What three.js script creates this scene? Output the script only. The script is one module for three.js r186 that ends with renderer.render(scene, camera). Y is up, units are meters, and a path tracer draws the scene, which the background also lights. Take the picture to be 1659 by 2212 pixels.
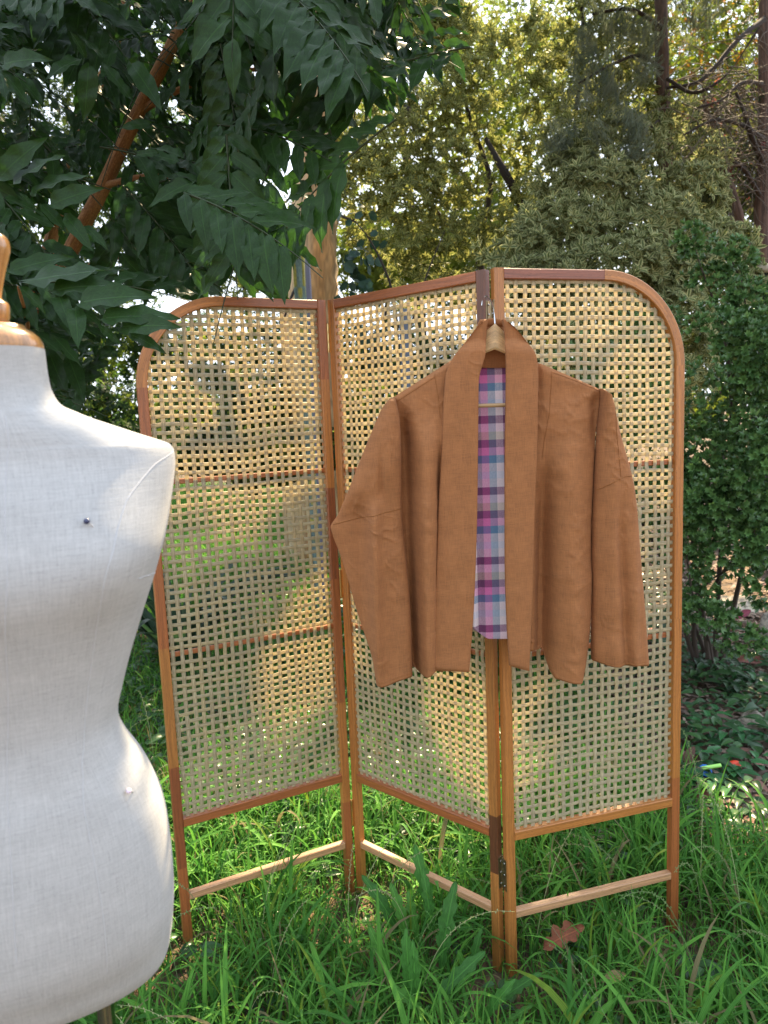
import * as THREE from 'three';
import { mergeGeometries } from 'three/addons/utils/BufferGeometryUtils.js';
import { RoundedBoxGeometry } from 'three/addons/geometries/RoundedBoxGeometry.js';

// ------------------------------------------------------------------ camera, sky, sun, exposure
const scene = new THREE.Scene();
const PITCH = 0.128875, ROLL = -0.0417307, EYE = 1.464482, FPX = 1566.7; // focal length in units of a 1659 x 2212 picture
const camera = new THREE.PerspectiveCamera(2 * Math.atan(1106 / FPX) * 180 / Math.PI, 3 / 4, 0.05, 400);
camera.position.set(0, EYE, 0);
camera.rotation.set(-PITCH, 0, ROLL);
camera.focus = 1.72; camera.userData.fStop = 6.5;
camera.updateMatrixWorld();

const renderer = new THREE.WebGLRenderer({ antialias: true });
renderer.toneMapping = THREE.LinearToneMapping;
renderer.toneMappingExposure = 4.1;
renderer.shadowMap.enabled = true;

const SUN = new THREE.Vector3(0.22, 0.82, -0.74).normalize();
{
  const W = 256, H = 128, a = new Float32Array(W * H * 4);
  for (let j = 0; j < H; j++) for (let i = 0; i < W; i++) {
    const el = (j + 0.5) / H * Math.PI - Math.PI / 2, az = (i + 0.5) / W * 2 * Math.PI - Math.PI;
    const d = new THREE.Vector3(Math.cos(el) * Math.cos(az), Math.sin(el), Math.cos(el) * Math.sin(az));
    const SKY = 0.62, h = Math.max(0, d.y), glow = Math.pow(Math.max(0, d.dot(SUN)), 6) * 0.35;
    const t = Math.pow(h, 0.5), k = 4 * (j * W + i);
    a[k] = 0.82 - 0.27 * t + glow; a[k + 1] = 0.86 - 0.20 * t + glow * 0.95; a[k + 2] = 0.92 - 0.06 * t + glow * 0.85; a[k + 3] = 1;
    if (d.y < 0) { a[k] = 0.16; a[k + 1] = 0.17; a[k + 2] = 0.12; }
    for (let q = 0; q < 3; q++) a[k + q] *= SKY;
  }
  const sky = new THREE.DataTexture(a, W, H, THREE.RGBAFormat, THREE.FloatType);
  sky.mapping = THREE.EquirectangularReflectionMapping; sky.magFilter = THREE.LinearFilter; sky.needsUpdate = true;
  scene.background = sky; scene.environment = sky;
}
const sun = new THREE.DirectionalLight(0xffe6bd, 5);
sun.position.copy(SUN).multiplyScalar(40); sun.castShadow = true; sun.shadow.radius = 1;
sun.shadow.mapSize.set(4096, 4096);
Object.assign(sun.shadow.camera, { left: -14, right: 14, top: 14, bottom: -14, near: 1, far: 90 });
scene.add(sun, sun.target);

// ------------------------------------------------------------------ helpers
const V = (x, y, z) => new THREE.Vector3(x, y, z);
let seed = 7;
const srand = (s) => { seed = s >>> 0; };
const R = () => { seed = (seed + 0x6D2B79F5) >>> 0; let t = Math.imul(seed ^ seed >>> 15, 1 | seed); t = t + Math.imul(t ^ t >>> 7, 61 | t) ^ t; return ((t ^ t >>> 14) >>> 0) / 4294967296; };
const rr = (a, b) => a + (b - a) * R();
const gauss = () => (R() + R() + R() + R() - 2) * 1.0;
const clamp = (x, a = 0, b = 1) => Math.min(b, Math.max(a, x));
const lerp = (a, b, t) => a + (b - a) * t;
const smooth = (a, b, x) => { const t = clamp((x - a) / (b - a)); return t * t * (3 - 2 * t); };
const h2 = (i, j, s = 0) => { let n = Math.imul(i, 374761393) + Math.imul(j, 668265263) + Math.imul(s, 2147483647 - 97); n = Math.imul(n ^ (n >>> 13), 1274126177); return ((n ^ (n >>> 16)) >>> 0) / 4294967296; };
function vn(x, y, s = 0, px = 0, py = 0) { // value noise, repeating every px, py cells when given
  const i = Math.floor(x), j = Math.floor(y), fx = x - i, fy = y - j, u = fx * fx * (3 - 2 * fx), v = fy * fy * (3 - 2 * fy);
  const m = (a, p) => p ? ((a % p) + p) % p : a;
  return lerp(lerp(h2(m(i, px), m(j, py), s), h2(m(i + 1, px), m(j, py), s), u), lerp(h2(m(i, px), m(j + 1, py), s), h2(m(i + 1, px), m(j + 1, py), s), u), v);
}
const cam = { f: V(0, 0, -1), r: V(1, 0, 0), u: V(0, 1, 0) };
for (const k in cam) cam[k].transformDirection(camera.matrixWorld);
const ray = (x, y) => cam.f.clone().addScaledVector(cam.r, (x - 829.5) / FPX).addScaledVector(cam.u, -(y - 1106) / FPX);
const at = (x, y, depth) => ray(x, y).multiplyScalar(depth).add(camera.position);
const onZ = (x, y, z) => { const d = ray(x, y); return d.multiplyScalar(z / d.z).add(camera.position); };
const onY = (x, y, h = 0) => { const d = ray(x, y); return d.multiplyScalar((h - EYE) / d.y).add(camera.position); };
function toPx(p) { const d = p.clone().sub(camera.position), z = d.dot(cam.f); return [829.5 + FPX * d.dot(cam.r) / z, 1106 - FPX * d.dot(cam.u) / z, z]; }

const names = new Map();
function numbered(name) { const n = names.get(name) || 0; names.set(name, n + 1); return n ? `${name}_${String(n).padStart(3, '0')}` : name; }
function tag(o, label, category, group, kind) { if (label) o.userData.label = label; if (category) o.userData.category = category; if (group) o.userData.group = group; if (kind) o.userData.kind = kind; return o; }
function thing(name, p, label, category, group, kind) { const g = new THREE.Group(); g.name = numbered(name); g.position.copy(p); scene.add(g); return tag(g, label, category, group, kind); }
function mesh(name, geo, mat, parent = scene) {
  const m = new THREE.Mesh(geo, mat); m.name = parent === scene ? numbered(name) : name; m.castShadow = m.receiveShadow = true; parent.add(m); return m;
}
class GB { // collects grids and quads into one geometry
  constructor() { this.p = []; this.t = []; this.i = []; }
  v(x, y, z, u = 0, w = 0) { this.p.push(x, y, z); this.t.push(u, w); return this.p.length / 3 - 1; }
  grid(nu, nv, fn) { // fn(u, v) -> [x, y, z, s, t]
    const b = this.p.length / 3;
    for (let j = 0; j <= nv; j++) for (let i = 0; i <= nu; i++) this.v(...fn(i / nu, j / nv, i, j));
    for (let j = 0; j < nv; j++) for (let i = 0; i < nu; i++) { const a = b + j * (nu + 1) + i, c = a + nu + 1; this.i.push(a, a + 1, c + 1, a, c + 1, c); }
    return this;
  }
  quad(a, b, c, d, uv) { const q = [a, b, c, d].map((p, k) => this.v(p[0], p[1], p[2], ...(uv ? uv[k] : [0, 0]))); this.i.push(q[0], q[1], q[2], q[0], q[2], q[3]); return this; }
  geo(flat = false) {
    let g = new THREE.BufferGeometry();
    g.setAttribute('position', new THREE.Float32BufferAttribute(this.p, 3)); g.setAttribute('uv', new THREE.Float32BufferAttribute(this.t, 2)); g.setIndex(this.i);
    if (flat) g = g.toNonIndexed();
    g.computeVertexNormals(); return g;
  }
}
// a straight member with chamfered edges from a to b; axes: w along W, d along D
function bar(a, b, W, D, w, d, ch = 0.002, u0 = 0) {
  const g = new GB(), ax = b.clone().sub(a), L = ax.length(); ax.normalize();
  const c = [[w / 2, d / 2 - ch], [w / 2 - ch, d / 2], [-w / 2 + ch, d / 2], [-w / 2, d / 2 - ch], [-w / 2, -d / 2 + ch], [-w / 2 + ch, -d / 2], [w / 2 - ch, -d / 2], [w / 2, -d / 2 + ch]];
  const P = (k, t, s = 1) => a.clone().addScaledVector(ax, t).addScaledVector(W, c[k][0] * s).addScaledVector(D, c[k][1] * s).toArray();
  let s = u0;
  for (let k = 0; k < 8; k++) {
    const n = (k + 1) % 8, e = Math.hypot(c[k][0] - c[n][0], c[k][1] - c[n][1]);
    g.quad(P(k, 0), P(n, 0), P(n, L), P(k, L), [[s, u0], [s + e, u0], [s + e, u0 + L], [s, u0 + L]]); s += e;
  }
  for (const t of [0, L]) { const m = a.clone().addScaledVector(ax, t).toArray(); for (let k = 0; k < 8; k++) { const n = (k + 1) % 8; const q = [P(k, t), P(n, t), m]; const id = q.map((p, z) => g.v(...p, z * 0.01, 0)); t ? g.i.push(id[0], id[1], id[2]) : g.i.push(id[1], id[0], id[2]); } }
  return g.geo(true);
}
// a tapering tube along points with radii; bark-like unevenness by noise
function tube(pts, rad, sides = 8, bump = 0, uvScale = 1, caps = true) {
  const g = new GB(), n = pts.length - 1; let side = V(0, 0, 1), L = 0; const fr = [];
  for (let k = 0; k <= n; k++) {
    const t = pts[Math.min(n, k + 1)].clone().sub(pts[Math.max(0, k - 1)]).normalize();
    if (Math.abs(t.dot(side)) > 0.95) side = V(1, 0, 0);
    side = side.clone().addScaledVector(t, -side.dot(t)).normalize();
    if (k) L += pts[k].distanceTo(pts[k - 1]);
    fr.push([side, t.clone().cross(side), L]);
  }
  g.grid(sides, n, (u, v, i, k) => {
    const a = u * 2 * Math.PI, r = (typeof rad === 'function' ? rad(v) : rad[k]) * (1 + bump * (vn(i % sides * 1.7, fr[k][2] * 9, 5) - 0.5));
    const p = pts[k].clone().addScaledVector(fr[k][0], Math.cos(a) * r).addScaledVector(fr[k][1], Math.sin(a) * r);
    return [p.x, p.y, p.z, u * uvScale, fr[k][2]];
  });
  if (caps) for (const k of [0, n]) { const c = g.v(pts[k].x, pts[k].y, pts[k].z), b = k * (sides + 1); for (let i = 0; i < sides; i++) k ? g.i.push(b + i, b + i + 1, c) : g.i.push(b + i + 1, b + i, c); }
  return g.geo();
}
const curve = (pts, n) => new THREE.CatmullRomCurve3(pts).getPoints(n);
// a leaf along +x from its base at the origin, upper side +y, unit length
function leafGeo(w, nl, { fold = 0.15, curl = 0.25, wave = 0, tip = 0.5, wid = 0.42, seed: s = 1, stalk = 0, tooth = 0 } = {}) {
  const g = new GB();
  g.grid(2, nl, (u, v, i, j) => {
    const prof = Math.pow(Math.sin(Math.PI * Math.pow(v, Math.log(0.5) / Math.log(wid))), 0.75) * (1 - tip * smooth(0.72, 1, v) * 0.6);
    const e = (u - 0.5) * 2, half = v >= 1 ? 0 : Math.max(prof, v < 0.02 ? 0.02 : 0.03) * w / 2 * (1 + tooth * (j % 2 ? 1 : -1) * Math.abs(e));
    const x = v + stalk, y = Math.abs(e) * half * fold * 2 - curl * v * v + wave * Math.abs(e) * Math.sin(v * 17 + e * 1.3 + s) * (1 - v * 0.4);
    return [x, y, e * half, u, v];
  });
  return g.geo();
}
const M4 = new THREE.Matrix4();
function pose(p, dir, up, sx = 1, sy = sx, sz = sx) {
  const x = dir.clone().normalize(), z = x.clone().cross(up).normalize(), y = z.clone().cross(x);
  return new THREE.Matrix4().makeBasis(x.multiplyScalar(sx), y.multiplyScalar(sy), z.multiplyScalar(sz)).setPosition(p);
}
class Copies { // one InstancedMesh in the making
  constructor(geo, mat) { this.geo = geo; this.mat = mat; this.m = []; this.c = []; }
  add(m, c) { this.m.push(m); this.c.push(c); }
  build(name, parent = scene, kind = 'stuff') {
    const o = new THREE.InstancedMesh(this.geo, this.mat, this.m.length);
    this.m.forEach((m, k) => { o.setMatrixAt(k, m); o.setColorAt(k, this.c[k]); });
    o.name = parent === scene ? numbered(name) : name; o.castShadow = o.receiveShadow = true; if (kind) o.userData.kind = kind;
    parent.add(o); return o;
  }
}
// openings in the leaves overhead that let the sun through to a few places: [place, radius]
const OPEN = [[V(-0.12, 0.05, -2.75), 0.6], [V(-0.5, 0.05, -2.45), 0.42], [V(0.25, 0.05, -2.6), 0.3], [V(-0.30, 1.40, -2.02), 0.15], [V(-0.24, 0.74, -2.02), 0.13], [V(-0.05, 1.43, -2.02), 0.17], [V(0.19, 0.66, -1.85), 0.12], [V(0.68, 1.42, -1.85), 0.10], [V(-0.22, 1.44, -0.8), 0.025], [V(-0.26, 1.12, -0.8), 0.03], [V(1.3, 0.3, -2.6), 0.12], [at(900, 100, 2.5), 0.25], [at(760, 170, 2.65), 0.25], [at(690, 340, 2.35), 0.2], [at(600, 500, 2.35), 0.17], [at(560, 100, 3.0), 0.2]];
const inOpening = (p) => OPEN.some(([c, r]) => { const d = p.clone().sub(c), t = d.dot(SUN); return t > 0.14 && d.addScaledVector(SUN, -t).length() < r * 1.1 + 0.04; });
const rgb = (r, g, b) => new THREE.Color().setRGB(r, g, b);
const hex = (h) => new THREE.Color(h);
function tex(w, h, fn, srgb = true) {
  const a = new Uint8Array(w * h * 4);
  for (let j = 0; j < h; j++) for (let i = 0; i < w; i++) { const c = fn(i / w, j / h, i, j), k = 4 * (j * w + i); a[k] = clamp(c[0]) * 255; a[k + 1] = clamp(c[1]) * 255; a[k + 2] = clamp(c[2]) * 255; a[k + 3] = 255; }
  const t = new THREE.DataTexture(a, w, h); t.magFilter = THREE.LinearFilter; t.minFilter = THREE.LinearMipmapLinearFilter; t.generateMipmaps = true;
  t.wrapS = t.wrapT = THREE.RepeatWrapping; if (srgb) t.colorSpace = THREE.SRGBColorSpace; t.needsUpdate = true; return t;
}
const grey = (v) => [v, v, v];
const scaled = (t, x, y) => { const c = t.clone(); c.repeat.set(x, y); c.needsUpdate = true; return c; };
// ------------------------------------------------------------------ materials of the made things
const woodMap = tex(256, 512, (u, v) => {
  const w = vn(u * 6, v * 3, 3, 6, 3) * 2.2, s = vn(u * 64 + w, v * 5, 1, 0, 5), f = vn(u * 128, v * 40, 2, 128, 40), ring = 0.5 + 0.5 * Math.sin((u * 5 + w * 0.5) * 6.28);
  return grey(0.70 + 0.16 * s + 0.07 * f + 0.07 * ring - (h2((u * 128) | 0, (v * 60) | 0, 4) > 0.965 ? 0.16 : 0));
});
const woodScaled = scaled(woodMap, 1 / 0.07, 1 / 0.3);
const wood = (c, rough = 0.42) => new THREE.MeshPhysicalMaterial({ color: hex(c), map: woodScaled, roughness: rough, clearcoat: 0.25, clearcoatRoughness: 0.35, bumpMap: woodScaled, bumpScale: 0.0004 });
const WOOD = { orange: wood('#c8813f'), red: wood('#b56a38'), brown: wood('#a05a33'), dark: wood('#74452a'), plum: wood('#9c5d42'), pale: wood('#d9a474'), honey: wood('#c07e3e') };
const caneMap = tex(64, 256, (u, v) => {
  const e = Math.abs(u - 0.5) * 2, line = smooth(0.16, 0.05, Math.abs(e - 0.45)) * 0.16 + smooth(0.75, 1, e) * 0.12, n = 0.10 * vn(v * 30, u * 3, 8, 30) + 0.07 * vn(u * 24, v * 9, 9, 24, 9);
  return [0.94 - line + n - 0.08, 0.91 - line * 0.95 + n - 0.08, 0.82 - line * 1.25 + n - 0.09];
});
const cane = ['#ece5d8', '#e6dfd3', '#ece2cf', '#e2dacd'].map((c) => new THREE.MeshPhysicalMaterial({ color: hex(c), map: caneMap, roughness: 0.8, transmission: 0.58, thickness: 0, clearcoat: 0.4, specularIntensity: 0.5, clearcoatRoughness: 0.4, side: THREE.DoubleSide }));
const brass = new THREE.MeshStandardMaterial({ color: rgb(0.62, 0.46, 0.20), metalness: 1, roughness: 0.32 });
const oldBrass = new THREE.MeshStandardMaterial({ color: rgb(0.38, 0.31, 0.19), metalness: 1, roughness: 0.38 });
const steel = new THREE.MeshStandardMaterial({ color: rgb(0.6, 0.6, 0.6), metalness: 1, roughness: 0.18 });

// ------------------------------------------------------------------ folding screen
const PW = 0.5268, FW = 0.0253, FD = 0.023, HT = 1.8, ARC = 0.234;
const PANELS = [
  { x: -0.60987, z: -1.86393, th: -0.46504, arc: 'left', top: 'red', corner: 'orange', out: [[1.566, 'red'], [0.88, 'red'], [0.545, 'honey'], [0.25, 'brown'], [0, 'red']], inn: [[1.58, 'red'], [1.27, 'orange'], [1.0, 'brown'], [0.62, 'red'], [0.3, 'orange'], [0, 'red']] },
  { x: -0.13543, z: -2.10496, th: 0.72801, arc: '', top: 'red', out: [[1.55, 'honey'], [1.05, 'honey'], [0.55, 'orange'], [0, 'orange']], inn: [[1.53, 'dark'], [1.1, 'dark'], [0.43, 'honey'], [0.27, 'dark'], [0, 'honey']] },
  { x: 0.27898, z: -1.73907, th: -0.27781, arc: 'right', top: 'plum', corner: 'honey', out: [[1.3, 'orange'], [0.9, 'orange'], [0.45, 'orange'], [0, 'red']], inn: [[1.566, 'honey'], [1.1, 'orange'], [0.6, 'orange'], [0, 'orange']] },
];
const screen = thing('folding_screen', V(0, 0, -1.9), 'three-panel wooden folding screen with woven cane panels standing in the grass', 'room divider');
srand(11);
function strand(path, w, t) { // a flat cane strip; path: [point, across, normal]
  const g = new GB(), c = [[-0.5, 0], [-0.3, 0.5], [0, 0.62], [0.3, 0.5], [0.5, 0], [0.3, -0.5], [0, -0.62], [-0.3, -0.5], [-0.5, 0]];
  g.grid(8, path.length - 1, (u, v, i, j) => { const [p, a, n, l] = path[j], q = p.clone().addScaledVector(a, c[i][0] * w).addScaledVector(n, c[i][1] * t); return [q.x, q.y, q.z, c[i][0] + 0.5, l * 4]; });
  return g.geo();
}
PANELS.forEach((P, pi) => {
  const g = new THREE.Group(); g.name = 'panel'; g.position.set(P.x, 0, P.z + 1.9); g.rotation.y = -P.th; screen.add(g);
  tag(g, ['left panel with a rounded outer corner', 'middle panel with square corners', 'right panel with a rounded outer corner'][pi]);
  const X = V(1, 0, 0), Y = V(0, 1, 0), Z = V(0, 0, 1), zc = -FD / 2;
  const post = (x, list, y1) => { let top = y1; for (const [y0, tone] of list) { mesh('post', bar(V(x, y0 ? y0 : -0.03, zc), V(x, top, zc), X, Z, FW, FD, 0.0022, R() * 3), WOOD[tone], g); top = y0; } };
  const rail = (name, y0, y1, x0, x1, tone, d = FD, z = zc) => mesh(name, bar(V(x0, (y0 + y1) / 2, z), V(x1, (y0 + y1) / 2, z), Y, Z, y1 - y0, d, 0.002, R() * 3), WOOD[tone], g);
  const L = P.arc === 'left', Rr = P.arc === 'right';
  post(FW / 2, L ? P.out : Rr ? P.inn : P.out, L ? HT - ARC : HT);
  post(PW - FW / 2, Rr ? P.out : P.inn, Rr ? HT - ARC : HT);
  rail('top_rail', HT - FW, HT - 0.0006, L ? ARC : FW, Rr ? PW - ARC : PW - FW, P.top, FD - 0.001);
  if (P.arc) { // the bent corner
    const a = new GB(), n = 20, sg = L ? 1 : -1, cx = L ? ARC : PW - ARC, cy = HT - ARC, c = [[0, -0.5], [0, 0.5], [1, 0.5], [1, -0.5]], ch = 0.0018;
    const prof = [[-ch, .5 * FD], [-FW + ch, .5 * FD], [-FW, .5 * FD - ch], [-FW, -.5 * FD + ch], [-FW + ch, -.5 * FD], [-ch, -.5 * FD], [0, -.5 * FD + ch], [0, .5 * FD - ch]];
    for (let k = 0; k < n; k++) for (let e = 0; e < 8; e++) {
      const q = (kk, ee) => { const t = kk / n * Math.PI / 2, r = ARC + prof[ee % 8][0]; return [cx - sg * Math.cos(t) * r, cy + Math.sin(t) * r, zc + prof[ee % 8][1]]; };
      const u0 = e * 0.012, u1 = u0 + 0.012, v0 = k * 0.018, v1 = v0 + 0.018, uv = [[u0, v0], [u1, v0], [u1, v1], [u0, v1]];
      sg > 0 ? a.quad(q(k, e), q(k, e + 1), q(k + 1, e + 1), q(k + 1, e), uv) : a.quad(q(k + 1, e), q(k + 1, e + 1), q(k, e + 1), q(k, e), uv);
    }
    mesh('corner_rail', a.geo(true), WOOD[P.corner], g);
  }
  rail('middle_rail', 1.3137, 1.3277, FW, PW - FW, 'red', 0.009, -FD + 0.006); rail('middle_rail', 0.8483, 0.8623, FW, PW - FW, 'red', 0.009, -FD + 0.006);
  rail('bottom_rail', 0.3675, 0.3922, FW, PW - FW, pi === 2 ? 'orange' : 'red');
  rail('foot_rail', 0.149, 0.170, FW, PW - FW, 'pale', 0.02);
  // cane
  const nv = 21, x0 = FW, px = (PW - 2 * FW) / nv, y0 = 0.3922 + 0.013, py = 0.0213, nh = 65, A = 0.00125, zw = -0.0105;
  const topY = (x) => { const d = L ? ARC - x : Rr ? x - (PW - ARC) : -1; return d > 0 ? HT - ARC + Math.sqrt(Math.max(0, (ARC - FW) ** 2 - d * d)) : HT - FW; };
  const sideX = (y) => { const d = y - (HT - ARC); return d > 0 && P.arc ? ARC - Math.sqrt(Math.max(0, (ARC - FW) ** 2 - d * d)) : FW; };
  const s0 = pi * 31;
  const dx = (i, y) => 0.009 * (vn(y * 2.6, i * 0.33, s0 + 1) - 0.5) + 0.005 * (vn(y * 7, i * 1.1, s0 + 2) - 0.5), dy = (j, x) => 0.015 * (vn(x * 4.5, j * 0.16, s0 + 3) - 0.5) * Math.sin(Math.PI * clamp((x - FW) / (PW - 2 * FW))) + 0.005 * (vn(x * 14, j * 0.9, s0 + 4) - 0.5);
  for (let i = 0; i < nv; i++) {
    const path = [], xb = x0 + (i + 0.5) * px, yt = topY(xb) + 0.004, ya = 0.386, n = Math.round((yt - ya) / py * 4);
    for (let k = 0; k <= n; k++) { const y = lerp(ya, yt, k / n); path.push([V(xb + dx(i, y), y, zw - A * Math.cos(Math.PI * ((y - y0) / py + i))), X, Z, y + i * 0.37]); }
    mesh('cane_strand', strand(path, rr(0.0103, 0.0113), 0.0013), cane[(R() * 4) | 0], g);
  }
  for (let j = 0; j < nh; j++) {
    const y = y0 + j * py; if (Math.abs(y - 1.3207) < 0.0112 || Math.abs(y - 0.8553) < 0.0112) continue;
    const xa = (L ? sideX(y) : FW) - 0.005, xe = PW - (Rr ? sideX(y) : FW) + 0.005, n = Math.round((xe - xa) / px * 4), path = [];
    for (let k = 0; k <= n; k++) { const x = lerp(xa, xe, k / n); path.push([V(x, y + dy(j, x), zw + A * Math.cos(Math.PI * ((x - x0) / px - 0.5 + j))), Y, Z, x + j * 0.41]); }
    mesh('cane_strand', strand(path, rr(0.0095, 0.0104), 0.0013), cane[(R() * 4) | 0], g);
  }
});
const panelPoint = (pi, s, y, z = 0) => { const P = PANELS[pi], c = Math.cos(P.th), n = Math.sin(P.th); return V(P.x + c * s - n * z, y, P.z + n * s + c * z); };
// hinges: barrel with three knuckles and two leaves
function hinge(y0, y1, pa, na, da, pb, nb, db, barrel, mat) { // pa/pb: edge line points, na/nb: face normals, da/db: direction of the leaf on the face
  const g = new THREE.Group(); g.name = 'hinge'; g.position.set(barrel.x, (y0 + y1) / 2, barrel.z + 1.9); screen.add(g);
  const h = y1 - y0;
  for (let k = 0; k < 3; k++) mesh('knuckle', tube([V(0, -h / 2 + k * h / 3 + 0.0006, 0), V(0, -h / 2 + (k + 1) * h / 3 - 0.0006, 0)], [0.0034, 0.0034], 10), mat, g);
  mesh('pin', tube([V(0, -h / 2 - 0.002, 0), V(0, h / 2 + 0.002, 0)], [0.0022, 0.0022], 8), mat, g);
  for (const [p, n, d] of [[pa, na, da], [pb, nb, db]]) {
    const o = p.clone().sub(barrel).setY(0).addScaledVector(n, 0.0008), w = 0.019;
    const c = o.clone().addScaledVector(d, w / 2 + 0.001), lf = new GB();
    mesh('leaf_plate', bar(c.clone().setY(-h / 2), c.clone().setY(h / 2), d, n, w, 0.0016, 0.0005), mat, g);
    for (const f of [-0.36, 0, 0.36]) { const q = c.clone().setY(f * h).addScaledVector(n, 0.0007); mesh('screw', tube([q, q.clone().addScaledVector(n, 0.0009), q.clone().addScaledVector(n, 0.0013)], [0.0028, 0.0026, 0.0015], 10), steel, g); }
  }
}
const hy = (pi, s, yD) => { let lo = 0, hi = 1.85; for (let k = 0; k < 30; k++) { const m = (lo + hi) / 2; toPx(panelPoint(pi, s, m))[1] > yD ? lo = m : hi = m; } return lo; };
{
  const nrm = (pi) => V(-Math.sin(PANELS[pi].th), 0, Math.cos(PANELS[pi].th)), tan = (pi) => V(Math.cos(PANELS[pi].th), 0, Math.sin(PANELS[pi].th));
  const bc = panelPoint(0, PW, 0).lerp(panelPoint(1, 0, 0), 0.5).add(V(0, 0, 0.0038));
  for (const [a, b] of [[701, 761], [1231, 1290], [1727, 1779]]) hinge(hy(1, 0, b), hy(1, 0, a), panelPoint(0, PW, 0), tan(0), nrm(0).negate(), panelPoint(1, 0, 0), tan(1).negate(), nrm(1).negate(), bc, brass);
  const b1 = panelPoint(1, PW, 0, -FD), b2 = panelPoint(2, 0, 0, -FD), de = b1.clone().lerp(b2, 0.5).add(V(0, 0, 0.0065));
  for (const [a, b] of [[646, 706], [1862, 1929]]) hinge(hy(2, 0, b), hy(2, 0, a), b1, tan(1), nrm(1), b2, tan(2).negate(), nrm(2), de, oldBrass);
}

// ------------------------------------------------------------------ jacket on its hanger
const linen = tex(512, 512, (u, v, i, j) => {
  const a = vn(u * 256, v * 14, 1, 256, 14), b = vn(u * 14, v * 256, 2, 14, 256), c = vn(u * 9, v * 9, 3, 9, 9), w = ((i + j) & 1) * 0.03, d = vn(u * 190, v * 190, 4, 190, 190);
  const k = 0.76 + 0.10 * a + 0.10 * b + 0.05 * c + 0.06 * d + w - 0.05;
  return [k, k, k];
});
const linenS = scaled(linen, 1 / 0.16, 1 / 0.16);
const brownLinen = new THREE.MeshPhysicalMaterial({ color: hex('#a96f40'), map: linenS, roughness: 0.88, bumpMap: linenS, bumpScale: 0.0003, sheen: 0.3, sheenRoughness: 0.6, sheenColor: rgb(0.5, 0.32, 0.2), side: THREE.DoubleSide });
const brownThread = new THREE.MeshStandardMaterial({ color: hex('#94602f'), roughness: 0.9 });
const plaid = new THREE.MeshStandardMaterial({ roughness: 0.9, side: THREE.DoubleSide, map: tex(512, 1024, (u, v, i, j) => {
  const warp = [[116, 70, 104], [196, 94, 150], [120, 142, 164], [236, 220, 222]][Math.floor(u * 4) & 3];
  const y = 1 - v, P = [[0.11, [104, 52, 88]], [0.224, [240, 200, 212]], [0.334, [204, 182, 156]], [0.443, [104, 56, 94]], [0.553, [228, 132, 182]], [0.662, [78, 124, 162]], [0.78, [228, 212, 214]], [0.88, [204, 210, 222]], [1.01, [232, 216, 216]]];
  const weft = P.find((p) => y < p[0])[1], n = 0.5 + 0.34 * (((i >> 1) + (j >> 1)) & 1 ? 1 : -1) * 0.6 + 0.3 * (vn(u * 200, v * 60, 5, 200, 60) - 0.5), s = 0.94 + 0.12 * vn(u * 100, v * 400, 6, 100, 400);
  return [0, 1, 2].map((k) => lerp(warp[k], weft[k], clamp(n)) / 255 * s);
}) });
const JZ = -1.655, Jp = (x, y, z = 0) => onZ((x / 1.106 + 1200) / 1.8228, (y / 1.106 + 1100) / 1.8228, JZ).add(V(0, 0, z));
const J0 = Jp(825, 180);
const jacket = thing('jacket', J0, 'open brown linen jacket with checked lining hanging on the folding screen', 'jacket');
const wr = (x, y, s) => { // creases of worn linen, metres
  const a = vn(x * 0.006 + y * 0.002, y * 0.010, s), b = vn(x * 0.017 + y * 0.010, y * 0.02 - x * 0.008, s + 1), c = vn(x * 0.012 - y * 0.016, y * 0.014 + x * 0.010, s + 2);
  const r = Math.pow(1 - Math.abs(2 * b - 1), 9) * smooth(0.45, 0.75, vn(x * 0.009, y * 0.009, s + 4)), q = Math.pow(1 - Math.abs(2 * c - 1), 9) * smooth(0.45, 0.75, vn(x * 0.010, y * 0.008, s + 5)), fine = vn(x * 0.05, y * 0.04, s + 3);
  return 0.006 * (a - 0.5) + 0.0036 * r + 0.0036 * q + 0.0009 * fine;
};
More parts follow.
